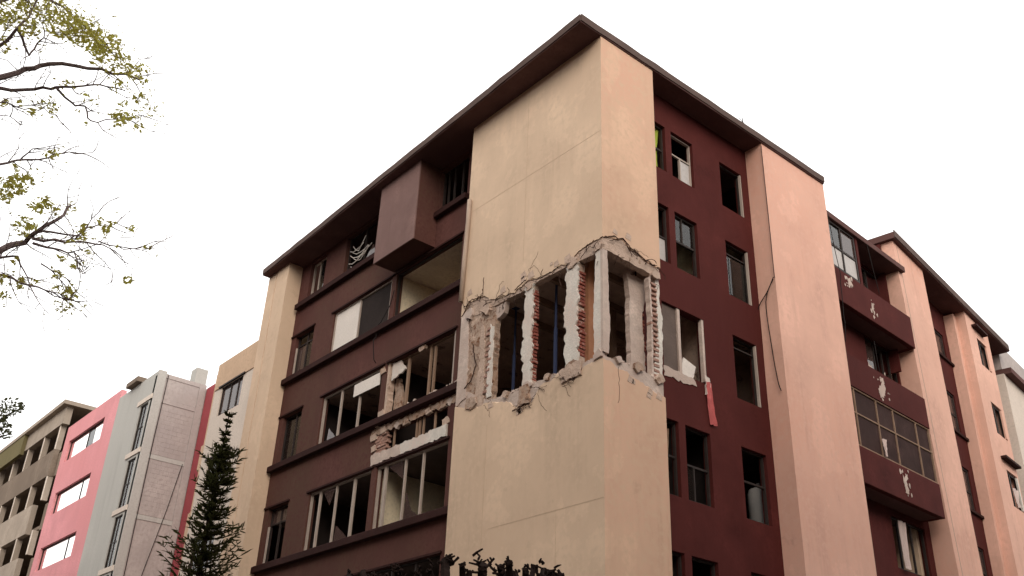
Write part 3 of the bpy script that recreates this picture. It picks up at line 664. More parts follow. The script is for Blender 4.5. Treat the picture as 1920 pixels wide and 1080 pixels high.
# salmon cloth hanging out of the open bay
def cloth(F, u0, u1, z0, z1, w, seed, drift=0., nu=8, nv=14):
    m = MB(); vs = []
    for j in range(nv+1):
        t = j/nv
        for i in range(nu+1):
            s = i/nu; u = u0+(u1-u0)*s*(1-.25*math.sin(t*2.4))+drift*t; z = z1+(z0-z1)*t+.02*nz(s*4, t*3, seed)
            vs.append(F(u, z, w+.025*math.sin(s*9+t*2+seed)+.02*nz(s*5, t*6, seed)))
    fs = [(j*(nu+1)+i, j*(nu+1)+i+1, (j+1)*(nu+1)+i+1, (j+1)*(nu+1)+i) for j in range(nv) for i in range(nu)]
    n = len(vs); back = [F(0,0,0)-F(0,0,.006)+p for p in vs]
    return m.add(vs+back, fs+[tuple(n+k for k in reversed(f)) for f in fs])
tag(cloth(FR, 3.44, 3.64, 8.72, 9.64, .05, 3, .1).build('hanging_cloth', M['salmon'], smooth=True), 'salmon cloth hanging down the maroon wall from the open bay', 'cloth')
pn = jag_poly(lambda u, z, w: Vector((u, .62+w, z)), [(2.84, 9.6, 0), (3.22, 9.6), (3.36, 9.98, 0), (2.98, 10.08)], .0, .03, 91, .02); pn = pn.build('leaning_panel', M['white'])
tag(pn, 'white broken panel leaning in the open bay beside the hanging cloth', 'panel')
# lime curtain, blinds, tank
tag(cloth(FR, 2.24, 2.56, 14.52, 15.74, -.16, 7).build('curtain', M['green'], smooth=True), 'lime green curtain in the top window beside the tower', 'curtain')
tag(cloth(FR, 2.24, 2.48, 12.7, 13.5, -.19, 9).build('curtain', M['rag'], smooth=True), 'pale curtain in the window below the lime green one', 'curtain')
tag(cloth(FR, 2.3, 2.5, 7.05, 8.4, -.2, 12).build('curtain', M['timber'], smooth=True), 'tan curtain in the narrow window below the broken storey', 'curtain')
t = thing('water_tank', (5.72, 1.02, 6.475), 'grey galvanised tank standing inside the window beside the peach pillar', 'tank')
ring = lambda z, r: [(5.72+r*math.cos(a*math.pi/8), 1.02+r*math.sin(a*math.pi/8), z) for a in range(16)]
m = MB(); zr = [(6.475, .24), (7.85, .24), (7.95, .2), (8.0, .09)]
m.add([p for z, r in zr for p in ring(z, r)], [(i*16+k, i*16+(k+1) % 16, (i+1)*16+(k+1) % 16, (i+1)*16+k) for i in range(3) for k in range(16)]+[tuple(range(16)), tuple(48+k for k in range(16))])
m.build('tank_body', M['tank'], t, smooth=True); MB().tube([(5.72, 1.02, 7.98), (5.72, 1.02, 8.1)], .03, 8).build('tank_neck', M['tank'], t)
tag(MB().box(.75, 1.45, 4.95, 5.2, 6.98, 8.0).build('cabinet', M['dframe'], bevel=.01), 'dark cabinet in the lowest lit room beside the tower', 'cabinet')
o = MB().hexa([FL(8.41, 11.02, -.02), FL(9.63, 11.02, -.02), FL(9.63, 11.02, .0), FL(8.41, 11.02, .0), FL(8.41, 11.36, -.02), FL(9.63, 11.36, -.02), FL(9.63, 11.36, .0), FL(8.41, 11.36, .0)]).build('roller_blind', M['white'])
tag(o, 'white rolled blind across the top of the window left of the broken bay', 'blind')
m = MB(); rnd = random.Random(5)
for k in range(8):
    a = FL(10.95-rnd.uniform(0, .3), 16.1-k*.09, -.06+rnd.uniform(-.03, .03)); b = FL(9.75+rnd.uniform(0, .4), 16.0-k*.085+rnd.uniform(-.25, .2), -.05+rnd.uniform(-.03, .05))
    mid = a.lerp(b, .5)+Vector((0, 0, -rnd.uniform(.05, .35)))
    m.tube([a, a.lerp(mid, .5)-Vector((0,0,.05)), mid, mid.lerp(b, .5)-Vector((0,0,.03)), b], .012, 4)
tag(m.build('broken_blind', M['white']), 'white tangled blind slats in the window left of the projecting box', 'blind')
# cables
def cable(F, pts, r, label, name='cable', sub=6):
    out = []
    for i in range(len(pts)-1):
        for k in range(sub):
            t = k/sub; p0 = pts[max(0, i-1)]; p1 = pts[i]; p2 = pts[i+1]; p3 = pts[min(len(pts)-1, i+2)]
            f = lambda a, b, c, d: .5*((2*b)+(-a+c)*t+(2*a-5*b+4*c-d)*t*t+(-a+3*b-3*c+d)*t**3)
            out.append(F(f(p0[0], p1[0], p2[0], p3[0]), f(p0[1], p1[1], p2[1], p3[1]), pts[i][2] if len(pts[i]) > 2 else .02))
    out.append(F(pts[-1][0], pts[-1][1], pts[-1][2] if len(pts[-1]) > 2 else .02))
    return tag(MB().tube(out, r, 5).build(name, M['cable'], smooth=True), label, 'cable')
FPS = lambda u, z, w=0.: Vector((5.60-w, u, z))    # inner side face of the broad pillar
cable(lambda u, z, w: Vector((5.62-w, -.02, z)), [(0, 16.5, .02), (0, 15.0, .02), (0, 13.4, .03), (0, 12.72, .02)], .009, 'black cable running down the edge of the broad peach pillar')
cable(FPS, [(0.0, 12.75), (.2, 12.45), (.5, 12.1), (.55, 11.6)], .012, 'black cable crossing the shaded side of the peach pillar')
cable(FPS, [(.02, 12.7), (.27, 12.2), (.23, 11.0), (.16, 10.2), (.10, 9.95)], .012, 'black cable dangling loose on the shaded side of the peach pillar')
cable(FL, [(8.12, 13.6, .03), (8.3, 13.1, .06), (8.6, 12.75, .1), (8.65, 12.3, .17), (8.5, 11.6, .1)], .012, 'pale looped wire hanging over the sill of the boarded window')
t = thing('roof_antenna', (5.1, .4, H+.2), 'tiny antenna on the roof edge above the maroon wall', 'antenna')
MB().bar((5.1, .1, H+.2), (5.1, .1, H+.55), .012, 4).build('mast', M['cable'], t); MB().bar((4.95, .1, H+.48), (5.2, .1, H+.4), .008, 4).build('arm', M['cable'], t)

# ================================================================ balcony wing right of the peach pillar
Wg = thing('balcony_wing', tuple(FB(2.6, 0, -2)), 'maroon balcony wing with projecting boxes between the two peach pillars', 'apartment building')
D = -.6
hw = [(3.2, 4.95, 12.55, 13.66), (3.2, 4.98, 7.3, 8.62), (3.1, 4.95, 14.9, 16.1), (3.2, 4.98, 4.4, 5.8), (3.2, 4.98, 1.8, 3.2)]
wall_holes(FB, 0.02, 5.3, 0, 16.2, hw, D, D-.18).build('facade_wall', M['maroon'], Wg)
def box_shell(z0, z1, u0=.02, u1=5.0, th=.14):      # front and end wall of a projecting balcony box
    m = MB().fbox(FB, u0, u1, z0, z1, 0, -th); m.fbox(FB, u1-th, u1, z0, z1, -th, D+.002); return m
box_shell(13.68, 14.68).build('balcony_parapet', M['maroon'], Wg, 'upper maroon balcony front', bevel=.01)
MB().fbox(FB, .03, 4.85, 13.685, 13.8, -.145, D+.003).build('balcony_floor', M['soffit'], Wg)
box_shell(8.8, 9.72).build('balcony_parapet', M['maroon'], Wg, 'lower maroon balcony front', bevel=.01)
MB().fbox(FB, .03, 4.85, 8.805, 8.95, -.145, D+.003).build('balcony_floor', M['soffit'], Wg)
box_shell(3.5, 4.5).build('balcony_parapet', M['maroon'], Wg, 'lowest maroon balcony front', bevel=.01)
MB().fbox(FB, .02, 5.0, 11.28, 12.15, 0, -.14).fbox(FB, 4.86, 5.0, 11.28, 12.15, -.14, D+.002).build('balcony_parapet', M['maroon'], Wg, 'maroon band above the wide glazed balcony')
MB().fbox(FB, .03, 4.85, 11.285, 11.4, -.145, D+.003).build('balcony_floor', M['soffit'], Wg)
m = MB().fbox(FB, -.25, 5.08, 16.18, 16.36, .06, D-.3); m.build('roof', M['soffit'], Wg, 'dark flat roof slab over the upper balcony', bevel=.01)
MB().fbox(FB, 4.85, 5.1, 0, 16.17, D-.19, -1.8).build('end_wall', M['cream'], Wg)
# wide glazed balcony
window(FB, .03, 4.99, 9.725, 11.275, -.03, Wg, mull=(1.05, 2.14, 3.0, 4.24), trans=(10.6,), t=.034, fm='timber',
       panes=[(a+.03, b-.03, c, d, g) for (a, b) in ((.05, 1.05), (1.05, 2.14), (2.14, 3.0), (3.0, 4.24), (4.24, 4.95)) for c, d, g in ((9.78, 10.57, 'brown_pane'), (10.63, 11.22, 'brown_pane'))])
MB().fbox(FB, .1, 4.8, 9.0, 11.27, D+.02, D+.08).build('inner_wall', M['inner'], Wg)
window(FB, .5, 2.25, 14.69, 16.17, -.02, Wg, mull=(1.5,), trans=(15.4,), t=.06, fm='dframe', panes=[(.55, 1.46, 14.74, 15.36, 'pane_white'), (1.54, 2.2, 14.74, 15.36, 'pane_white'), (.55, 1.46, 15.44, 16.1), (1.54, 2.2, 15.44, 16.1, 'dirtyglass')])
MB().fbox(FB, 2.3, 2.42, 14.685, 16.175, -.02, -.1).build('balcony_post', M['maroon'], Wg)
window(FB, 3.2, 4.95, 12.55, 13.66, D-.05, Wg, mull=(3.75, 4.2, 4.6), t=.04, fm='dframe', panes=[(3.22, 3.72, 12.6, 13.6, 'dirtyglass')])
MB().fbox(FB, 3.15, 5.0, 12.42, 12.54, D+.08, D+.003).build('sill', M['sill'], Wg)
window(FB, 3.2, 4.98, 7.3, 8.62, D-.05, Wg, mull=(3.6, 4.3), t=.045, fm='dframe')
window(FB, 3.1, 4.95, 14.9, 16.1, D-.05, Wg, mull=(4.0,), t=.045, fm='dframe', panes=[(3.15, 3.97, 14.95, 16.05)])
MB().fbox(FB, 3.0, 5.05, 4.0, 16.1, D-1.4, D-1.45).build('back_wall', M['inner'], Wg)
MB().fbox(FB, .02, 5.2, 11.28, 11.4, D-.19, D-1.39).fbox(FB, .02, 5.2, 13.7, 13.8, D-.19, D-1.39).fbox(FB, .02, 5.2, 8.8, 8.9, D-.19, D-1.39).build('floor_slab', M['slab'], Wg)
# torn patches of plaster on the maroon wall
def patch(pts, F, w, seed, mt='plaster', par=None, amp=.07):
    mt = 'plaster'; cu_ = sum(p[0] for p in pts)/len(pts); cz_ = sum(p[1] for p in pts)/len(pts); k_ = {101: .8, 102: .7, 103: .55, 104: .5, 105: .9}.get(seed, .7)
    pts = [(cu_+(p[0]-cu_)*k_, cz_+(p[1]-cz_)*k_) for p in pts]
    o = jag_poly(F, pts, w+.010, w+.002, seed, amp, .04).build('plaster_scar', M[mt], par or Wg)
    rn = random.Random(seed); mb = MB(); us = [p[0] for p in pts]; zs = [p[1] for p in pts]
    for k in range(14):
        u = rn.gauss((min(us)+max(us))/2, .3*(max(us)-min(us))+.06); z = rn.gauss((min(zs)+max(zs))/2, .3*(max(zs)-min(zs))+.06); q = rn.uniform(.012, .06)
        n = 6; ring = [(u+q*rn.uniform(.5, 1.1)*math.cos(6.283*i/n), z+q*rn.uniform(.6, 1.7)*math.sin(6.283*i/n)) for i in range(n)]
        mb.add([F(a, b, w+.002) for a, b in ring]+[F(a, b, w+.008) for a, b in ring], [tuple(range(n)), tuple(range(n, 2*n))]+[(i, (i+1) % n, n+(i+1) % n, n+i) for i in range(n)])
    mb.build('plaster_chips', M[mt], par or Wg, kind='stuff'); return o
patch([(2.55, 11.35), (2.75, 11.7), (2.7, 12.12), (2.6, 12.1), (2.45, 11.75), (2.25, 11.6), (2.3, 11.3)], FB, 0, 101)
patch([(2.9, 8.9), (3.15, 8.9), (3.1, 9.25), (3.25, 9.5), (3.1, 9.65), (2.98, 9.45), (2.85, 9.6), (2.92, 9.2)], FB, 0, 102)
patch([(1.4, 14.3), (1.75, 14.2), (1.7, 14.6), (1.45, 14.66)], FB, 0, 103, 'plaster'); patch([(2.6, 14.0), (2.8, 13.75), (2.85, 14.2), (2.6, 14.3)], FB, 0, 104, 'white_plaster')
patch([(2.95, 12.5), (3.2, 12.3), (4.2, 12.2), (3.9, 12.4), (3.18, 12.9)], FB, D, 105, 'plaster')
for F_, u, z1, z0, lab, seed in ((FB, 3.35, 8.5, 7.3, 'pale torn lining hanging in the window under the lower balcony', 111), (FB, 2.1, 10.2, 9.75, 'small white rag at the foot of the wide glazed balcony', 112)):
    tag(cloth(F_, u, u+(.32 if seed == 111 else .12), z0, z1, D+.12 if seed == 111 else .03, seed).build('hanging_rag', M['rag'], smooth=True), lab, 'rag')
cable(FB, [(.75, 16.2, .08), (.85, 15.2, .08), (1.0, 14.2, .04), (.9, 13.0, .06), (.8, 12.4, .03)], .010, 'thin cable hanging in front of the glazed top balcony')
cable(FB, [(2.85, 16.2, .05), (3.0, 15.4, .05), (3.15, 14.7, .04)], .010, 'thin cable hanging across the open part of the top balcony')
cable(FB, [(2.6, 13.1, -.05), (2.62, 12.4, -.05), (2.7, 11.9, .03)], .010, 'thin cable hanging beneath the top balcony')

# ================================================================ next block, turned a little away
N2 = thing('apartment_building', tuple(F2(6, 0, -5)), 'receding peach and maroon block beyond the balcony wing', 'apartment building')
def slab_prism(F, quad, w0, w1):     # quad of (u,z), extruded in w
    return MB().hexa([F(*quad[0], w0), F(*quad[1], w0), F(*quad[1], w1), F(*quad[0], w1), F(*quad[3], w0), F(*quad[2], w0), F(*quad[2], w1), F(*quad[3], w1)])
D2 = -.62
def lean(u_top, u_low): return lambda z: u_low+(u_top-u_low)*(z-8.0)/9.2
e0 = lean(1.08, 1.72); e1 = lean(3.38, 3.72); e2 = lean(6.86, 7.1); e3 = lean(9.0, 9.4)
slab_prism(F2, [(e0(0), 0), (e1(0), 0), (e1(17.2), 17.2), (e0(17.2), 17.2)], 0, -1.2).build('pillar', M['peach'], N2, 'peach pillar of the next block beside the wing')
slab_prism(F2, [(e0(0)+.28, 0), (e0(0)+.31, 0), (e0(17.1)+.31, 17.1), (e0(17.1)+.28, 17.1)], .004, .001).build('groove', M['pipe'], N2)
hp = [(7.85, 8.85, 15.55, 16.55), (7.95, 9.0, 13.15, 14.25), (8.1, 9.15, 10.75, 11.95), (8.2, 9.2, 8.3, 9.5), (8.3, 9.3, 5.9, 7.1)]
wall_holes(F2, 6.98, 9.25, 0, 17.2, hp, 0, -.2).build('facade_wall', M['peach'], N2, 'peach projecting bay with small windows')
MB().fbox(F2, 6.98, 7.18, 0, 17.2, -.202, D2).fbox(F2, 9.05, 9.25, 0, 17.2, -.202, D2).build('facade_wall', M['peach'], N2)
MB().fbox(F2, 6.72, 6.978, 0, 17.1, -.3, D2).build('pilaster', M['peach'], N2)
for i, h in enumerate(hp):
    window(F2, h[0], h[1], h[2], h[3], -.06, N2, mull=(h[0]+.42,), t=.07, fm='dframe', panes=[(h[0]+.07, h[0]+.38, h[2]+.1, h[2]+.7, 'dirtyglass')])
    if i in (0, 2): MB().fbox(F2, h[0]-.35, h[1]+.05-.3*(i == 0), h[3]+.28, h[3]+.36, .18, .002).build('window_hood', M['sill'], N2)
    MB().fbox(F2, h[1]-.14, h[1]-.02, h[2]+.05, h[3]-.05, .012, -.04).build('window_jamb', M['white_plaster' if i > 1 else 'peach'], N2)
MB().fbox(F2, 7.2, 9.03, 0, 17.1, -1.3, -1.4).build('back_wall', M['inner'], N2)
hb = [(4.5, 6.3, z, z+1.35) for z in (12.7, 10.2, 7.75, 5.3)]+[(4.5, 6.3, 15.3, 16.2)]
wall_holes(F2, 3.2, 6.98, 0, 17.2, hb, D2, D2-.2).build('facade_wall', M['maroon'], N2)
for i, h in enumerate(hb):
    window(F2, *h, D2-.04, N2, mull=(5.4,), trans=(h[2]+.62,) if i < 4 else (), t=.05, fm='dframe', panes=[(4.55, 5.37, h[2]+.05, h[3]-.05, 'dirtyglass'), (5.43, 6.25, h[2]+.05, h[3]-.05, 'dirtyglass')])
    if i < 4: MB().fbox(F2, 4.55, 6.25, h[2]+.02, h[3]-.02, D2-.16, D2-.2).build('blind', M['rag'], N2, 'pale blind behind the glass')
    MB().fbox(F2, 3.6, 6.9, h[2]-.09, h[2]-.01, D2+.07, D2+.002).build('sill', M['sill'], N2)
MB().fbox(F2, .95, 11.2, 17.2, 17.42, .12, -6).build('roof', M['soffit'], N2, 'dark overhanging roof of the next block', bevel=.01)
MB().fbox(F2, .95, 11.2, 17.23, 17.47, .15, .122).build('roof_edge', M['fascia'], N2)
MB().fbox(F2, 1.0, 1.062, 13.0, 17.19, -.35, -6).build('side_wall', M['maroon'], N2, 'maroon side wall under the roof, rising over the wing')
wall_holes(F2, 9.252, 11.1, 0, 17.19, [(9.6, 10.9, z, z+1.3) for z in (15.0, 12.6, 10.2, 7.8, 5.4)], D2, D2-.2).build('facade_wall', M['maroon'], N2)
for z in (15.0, 12.6, 10.2, 7.8, 5.4):
    window(F2, 9.6, 10.9, z, z+1.3, D2-.04, N2, mull=(10.25,), t=.06, fm='frame', panes=[(9.66, 10.2, z+.06, z+1.24, 'dirtyglass')])
MB().fbox(F2, 9.3, 12, 5, 17, -2.6, -2.7).build('back_wall', M['inner'], N2)
tag(cloth(F2, 8.35, 8.75, 10.8, 11.4, .03, 5).build('hanging_rag', M['rag'], smooth=True), 'crumpled pale cloth stuffed in the lowest small window of the peach bay', 'rag')
t = thing('roof_antenna', tuple(F2(5.9, 17.42, -.1)), 'thin mast on the roof edge of the receding block', 'antenna')
MB().bar(F2(5.9, 17.42, -.1), F2(5.9, 17.95, -.1), .014, 4).build('mast', M['cable'], t); MB().bar(F2(5.8, 17.8, -.1), F2(6.0, 17.8, -.1), .01, 4).build('arm', M['cable'], t)
N3 = thing('apartment_building', tuple(F2(14, 0, -4)), 'farthest block at the frame edge with a pale pillar and grey roof parapet', 'apartment building')
MB().fbox(F2, 11.12, 13.4, 0, 16.4, -.2, -3).build('pillar', M['pale'], N3, 'pale pinkish pillar')
MB().fbox(F2, 13.42, 22, 0, 16.4, -.9, -4).build('facade_wall', M['maroon'], N3)
MB().fbox(F2, 11.22, 22, 16.41, 16.62, .05, -5).build('roof', M['soffit'], N3)
MB().fbox(F2, 11.22, 22, 16.63, 17.75, -.25, -1.0).build('parapet', M['grey'], N3, 'light grey roof parapet')

# ================================================================ blocks on the left
Q = thing('apartment_building', (2.5, 17.2, 0), 'ochre and white lower block behind the cream end pillar', 'apartment building')
FQ = frame(.5, 0, 90, True)
hq = [(16.95, 18.55, z, z+1.05) for z in (12.86, 10.3, 7.7, 5.1)]
wall_holes(FQ, 15.3, 19.1, 0, 13.92, hq, 0, -.2).build('facade_wall', M['pale'], Q, 'pale lower wall')
MB().fbox(FQ, 15.3, 19.1, 13.925, 14.9, .03, -.25).build('parapet', M['ochre'], Q, 'ochre band under the roof line', bevel=.01)
for h in hq:
    o = window(FQ, *h, -.04, Q, mull=(17.35, 17.9), t=.05, fm='dframe', panes=[(17.0, 18.5, h[2]+.05, h[3]-.05, 'dirtyglass')])
    MB().fbox(FQ, 16.8, 18.7, h[3]+.003, h[3]+.05, .06, .002).build('window_hood', M['dframe'], Q)
MB().fbox(FQ, 19.102, 19.25, 0, 14.6, -.02, -4).build('end_wall', M['ochre'], Q)
for z in (12.2, 9.9): MB().fbox(FQ, 19.252, 19.7, z-1.0, z, -.1, -1.5).build('balcony', M['ochre'], Q, 'small ochre balcony end', bevel=.08)
MB().fbox(FQ, 15.3, 19.1, 13.95, 14.3, -.26, -6).build('roof', M['pale'], Q)
MB().fbox(FQ, 15.3, 19.1, 0, 13.9, -1.5, -1.6).build('back_wall', M['inner'], Q)

P = thing('apartment_building', (6, 36, 0), 'pink painted block with mirror windows and a bare grey concrete end wall', 'apartment building')
# front: grey column strip, stair strip windows, pale render, pink field
hs = [(30.3, 31.25, z, z+2.2) for z in (14.95, 12.4, 9.9, 7.4, 4.9)]
wall_holes(FP, 29.9, 34.55, 0, 18.5, hs, 0, -.25).build('facade_wall', M['lightgrey'], P, 'pale grey rendered strip')
for h in hs: window(FP, *h, -.05, P, mull=(30.8,), trans=(h[2]+1.1,), t=.04, fm='dframe', panes=[(30.35, 31.2, h[2]+.05, h[3]-.05, 'glass')]); 
for z in (17.2, 14.72, 12.2, 9.7): MB().fbox(FP, 29.92, 31.6, z, z+.22, .05, .002).build('band', M['pale'], P)
hk = [(36.2, 41.4, z, z+1.15) for z in (16.85, 14.05, 11.25, 8.45, 5.65)]
MB().add([FP(34.552, 0, 0), FP(44.9, 0, 0), FP(41.1, 19.2, 0), FP(34.552, 18.75, 0), FP(34.552, 0, -.25), FP(44.9, 0, -.25), FP(41.1, 19.2, -.25), FP(34.552, 18.75, -.25)],
         []) if False else None
wall_holes(FP, 34.552, 42.2, 0, 18.95, hk, 0, -.25).build('facade_wall', M['pink'], P, 'pink painted wall')
for i, h in enumerate(hk):
    window(FP, h[0], h[1], h[2], h[3], -.12, P, mull=(38.6 if i == 0 else 37.6,), t=.05, fm='dframe',
       panes=([(38.65, 41.35, h[2]+.05, h[3]-.05, 'mirror'), (36.25, 37.7, h[2]+.05, h[3]-.05, 'mirror'), (37.75, 38.55, h[2]+.05, h[3]-.05, 'glass')] if i == 0 else [(37.65, 41.35, h[2]+.05, h[3]-.05, 'mirror'), (36.25, 37.55, h[2]+.05, h[3]-.05, 'mirror')]))
MB().fbox(FP, 29.9, 42.2, 0, 18.4, -1.5, -1.6).build('back_wall', M['inner'], P)
MB().fbox(FP, 31.8, 33.2, 18.52, 18.75, .25, -1.2).build('roof_canopy', M['darktan'], P, 'dark canopy slab on the roof edge')
# end wall of the block: frame of beams with recessed infill of blocks
FE = frame(0, 29.9, 0)
m = MB()
m.fbox(FE, 2.0, 2.38, 0, 18.55, .06, 0); m.build('column', M['lightgrey'], P)
tag(MB().tube([FE(2.46, 18.4, .06), FE(2.42, 15, .07), FE(2.44, 10, .06), FE(2.42, 5, .07)], .016, 4).build('cable', M['cable']), 'dark cable running down beside the pale column of the grey end wall', 'cable')
tag(MB().tube([FE(3.9, 14.6, .06), FE(3.62, 12.5, .07), FE(3.2, 10, .06), FE(2.6, 6, .07)], .014, 4).build('cable', M['cable']), 'dark cable slanting across the lower grey end wall', 'cable')
MB().fbox(FE, 3.98, 4.3, 0, 18.45, .05, 0).build('column', M['grey'], P)
levels = [18.45, 17.27, 14.72, 12.1, 9.5, 6.9, 4.3, 1.7]
for a, b in zip(levels, levels[1:]):
    MB().fbox(FE, 2.383, 3.977, b+.012, a-.2, .02, 0).build('infill_wall', M['grey'], P)
    MB().fbox(FE, 2.383, 3.977, a-.195, a+.0, .045, 0).build('beam', M['lightgrey' if a < 15 else 'grey'], P)
bl = None
for (a, b) in ((17.27, 14.72), (14.72, 12.1)):      # courses of blocks, seen as faint uneven joints
    z = b+.03; j = 0
    while z+.19 < a-.2:
        u = 2.40+(.2 if j % 2 else 0)
        while u+.38 < 3.97:
            c = FE(u+.19, z, .013+random.uniform(0, .003))
            if bl is None: bl = MB().box(-.194, .194, -.012, .012, 0, .192).build('block', M['grey'], P); place(bl, c, P)
            else: dup(bl, c, P)
            u += .395
        z += .2; j += 1
MB().fbox(FE, 2.0, 8, 0, 18.3, -.02, -.2).build('end_wall', M['grey'], P)
MB().fbox(FP, 22.5, 29.83, 0, 18.3, -2.32, -2.6).build('facade_wall', M['red'], P, 'red recessed wall strip behind the grey end')
MB().fbox(FE, 3.7, 4.25, 18.47, 19.2, 0, -.6).build('chimney', M['lightgrey'], P, 'pale stub on the roof corner')

T = thing('apartment_building', (8, 56, 0), 'unfinished tan concrete frame block with open balconies at the far left', 'apartment building')
TT = 22.7
# side wall facing the pink block, then the open frame of slabs, posts and balcony fronts
MB().box(3.25, 14, 49.0, 49.4, 0, TT-.9).build('end_wall', M['darktan'], T)
MB().box(1.9, 14, 48.6, 75, TT-.25, TT).build('roof', M['tan'], T)
MB().box(2.2, 2.6, 49.0, 75, TT-1.35, TT-.253).build('roof_beam', M['tan'], T)
MB().box(6.2, 6.5, 49.42, 74.5, 0, TT-.3).build('back_wall', M['darktan'], T)
lv = [(19.85, 18.2), (16.75, 15.0), (13.6, 11.9), (10.5, 8.8)]
for k, (a, b) in enumerate(lv):
    MB().box(2.25, 2.55, 49.41+(1.5 if k else 0), 75, b+.0, a).build('balcony_front', M[['darktan', 'tan', 'tan', 'tan'][k]], T)
    MB().box(2.56, 6.19, 49.41, 74.5, b+.1, b+.3).build('floor_slab', M['darktan'], T)
    MB().box(2.56, 3.2, 48.98, 49.40, b, a-.2).build('balcony_end', M['darktan'], T)
tops = [TT-1.355, 18.195, 14.995, 11.895]
for k, (a, b) in enumerate(lv):
    for y in (49.0, 52.0, 55.3, 58.3, 61.5, 65, 69):
        MB().box(2.3, 2.6, y+.45, y+.72, a+.003, tops[k]).build('post', M['tan'], T)
        MB().box(2.26, 2.296, y+.45, y+.6, a+.003, tops[k]).build('post_edge', M['pale'], T)
    for y in (53.6, 60): 
        if k: MB().box(6.05, 6.15, y, y+1.4, a-.3, a+1.0).build('opening', M['inner'], T)
MB().box(1.95, 2.19, 56.5, 75, TT-1.6, TT-.26).build('roof_trough', M['olive'], T, 'olive stained gutter along the roof')

T.location.x += 1.1
# ================================================================ unseen blocks added behind the viewer to shade the lower facades
for nm, F_, lab in (('x', frame(-18.5, 0, 90), 'unseen maroon block added across the street to shade the long facade'), ('y', frame(0, -18.5, 0, True), 'unseen maroon block added across the street to shade the short facade')):
    o = thing('apartment_building', tuple(F_(14, 0, -5)), lab, 'apartment building')
    HB = 19.6 if nm == 'x' else 17.4
    hh = [(u, u+2, z, z+1.4) for u in range(-12, 44, 4) for z in (1.2, 4.0, 6.8, 9.6, 12.4, 15.2)]
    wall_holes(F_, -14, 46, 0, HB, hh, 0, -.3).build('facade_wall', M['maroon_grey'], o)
    MB().fbox(F_, -13.9, 45.9, 0, HB-.1, -.8, -1.0).build('back_wall', M['inner'], o)
    MB().fbox(F_, -14.3, 46.3, HB+.01, HB+.3, .5, -11).build('roof', M['soffit'], o)
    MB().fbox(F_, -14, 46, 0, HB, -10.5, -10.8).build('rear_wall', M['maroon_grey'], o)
    for u in (-14.01, 45.8): MB().fbox(F_, u, u+.2, 0, HB-.01, -.31, -10.49).build('end_wall', M['cream'], o)
# ================================================================ trees
def pix(px, py, dist):      # a point seen along a photo direction, at a horizontal distance from the viewer
    d = cf*1830.5 + cr*(px-960) - cu*(py-540); return CAM + d*(dist/math.hypot(d.x, d.y))
def leafcard(m, c, s, rnd, long=2.2):
    a = Vector((rnd.gauss(0,1), rnd.gauss(0,1), rnd.gauss(0,.7))).normalized(); b = a.orthogonal().normalized()
    b = (b*math.cos(6.3*rnd.random())+a.cross(b)*math.sin(6.3*rnd.random())); 
    a *= s*long*.5; b *= s*.5
    m.add([c-a, c+b*.9, c+a, c-b*.9], [(0, 1, 2, 3)])
# spreading tree whose trunk stands left of the view
LT = thing('leafy_tree', (-14.2, .6, 0), 'spreading tree with thin grey branches and olive leaves at the upper left', 'tree')
rnd = random.Random(21); br = MB(); lf = MB()
tips = []
trunk_top = Vector((-13.8, .4, 5.0))
br.tube([(-14.2, .6, -.1), (-14.15, .55, 1.2), (-14.0, .5, 3.0), tuple(trunk_top)], [.26, .21, .18, .15], 10)
clusters = [(12, 12, 32), (70, 5, 26), (100, 22, 26), (120, 42, 28), (145, 55, 26), (165, 65, 26), (185, 80, 24), (200, 95, 22), (225, 120, 20), (250, 135, 15), (55, 55, 16), (20, 40, 18), (215, 75, 10), (258, 183, 9), (245, 213, 12), (225, 216, 10), (285, 210, 9), (262, 240, 8), (15, 350, 22), (42, 345, 20), (10, 370, 12), (70, 385, 14), (48, 425, 18), (130, 552, 12), (125, 575, 9), (245, 428, 6), (275, 466, 6), (240, 527, 8), (85, 380, 12), (10, 555, 9), (100, 205, 7), (60, 210, 6), (8, 195, 8), (110, 515, 8), (210, 420, 6), (270, 130, 9)]
for pts_ in ([(167, 127), (233, 140), (262, 150)], [(106, 164), (189, 158), (235, 170)], [(158, 200), (211, 225), (265, 215)], [(0, 89), (33, 56), (60, 20)], [(70, 85), (130, 55)], [(33, 300), (130, 285)], [(44, 453), (111, 408), (132, 386)], [(122, 453), (215, 470)], [(100, 468), (150, 510)], [(150, 444), (186, 397)], [(170, 425), (245, 428)], [(183, 456), (280, 466)], [(33, 483), (64, 550)], [(0, 515), (130, 560)], [(0, 192), (105, 215)]):
    for (xa, ya), (xb, yb) in zip(pts_, pts_[1:]):
        for k in range(3):
            t = rnd.random(); clusters.append((xa+(xb-xa)*t+rnd.gauss(0, 9), ya+(yb-ya)*t+rnd.gauss(0, 10), rnd.uniform(4, 8)))
clusters = [(x, y, r, 12+rnd.uniform(-.8, .8)) for x, y, r in clusters]
def dens(px, py):
    return max(math.exp(-((px-x)**2+(py-y)**2)/(1.2*r*r)) for x, y, r, _ in clusters)
def topix(p):
    q = Vector(p)-CAM; z = q.dot(cf); return 960+1830.5*q.dot(cr)/z, 540-1830.5*q.dot(cu)/z
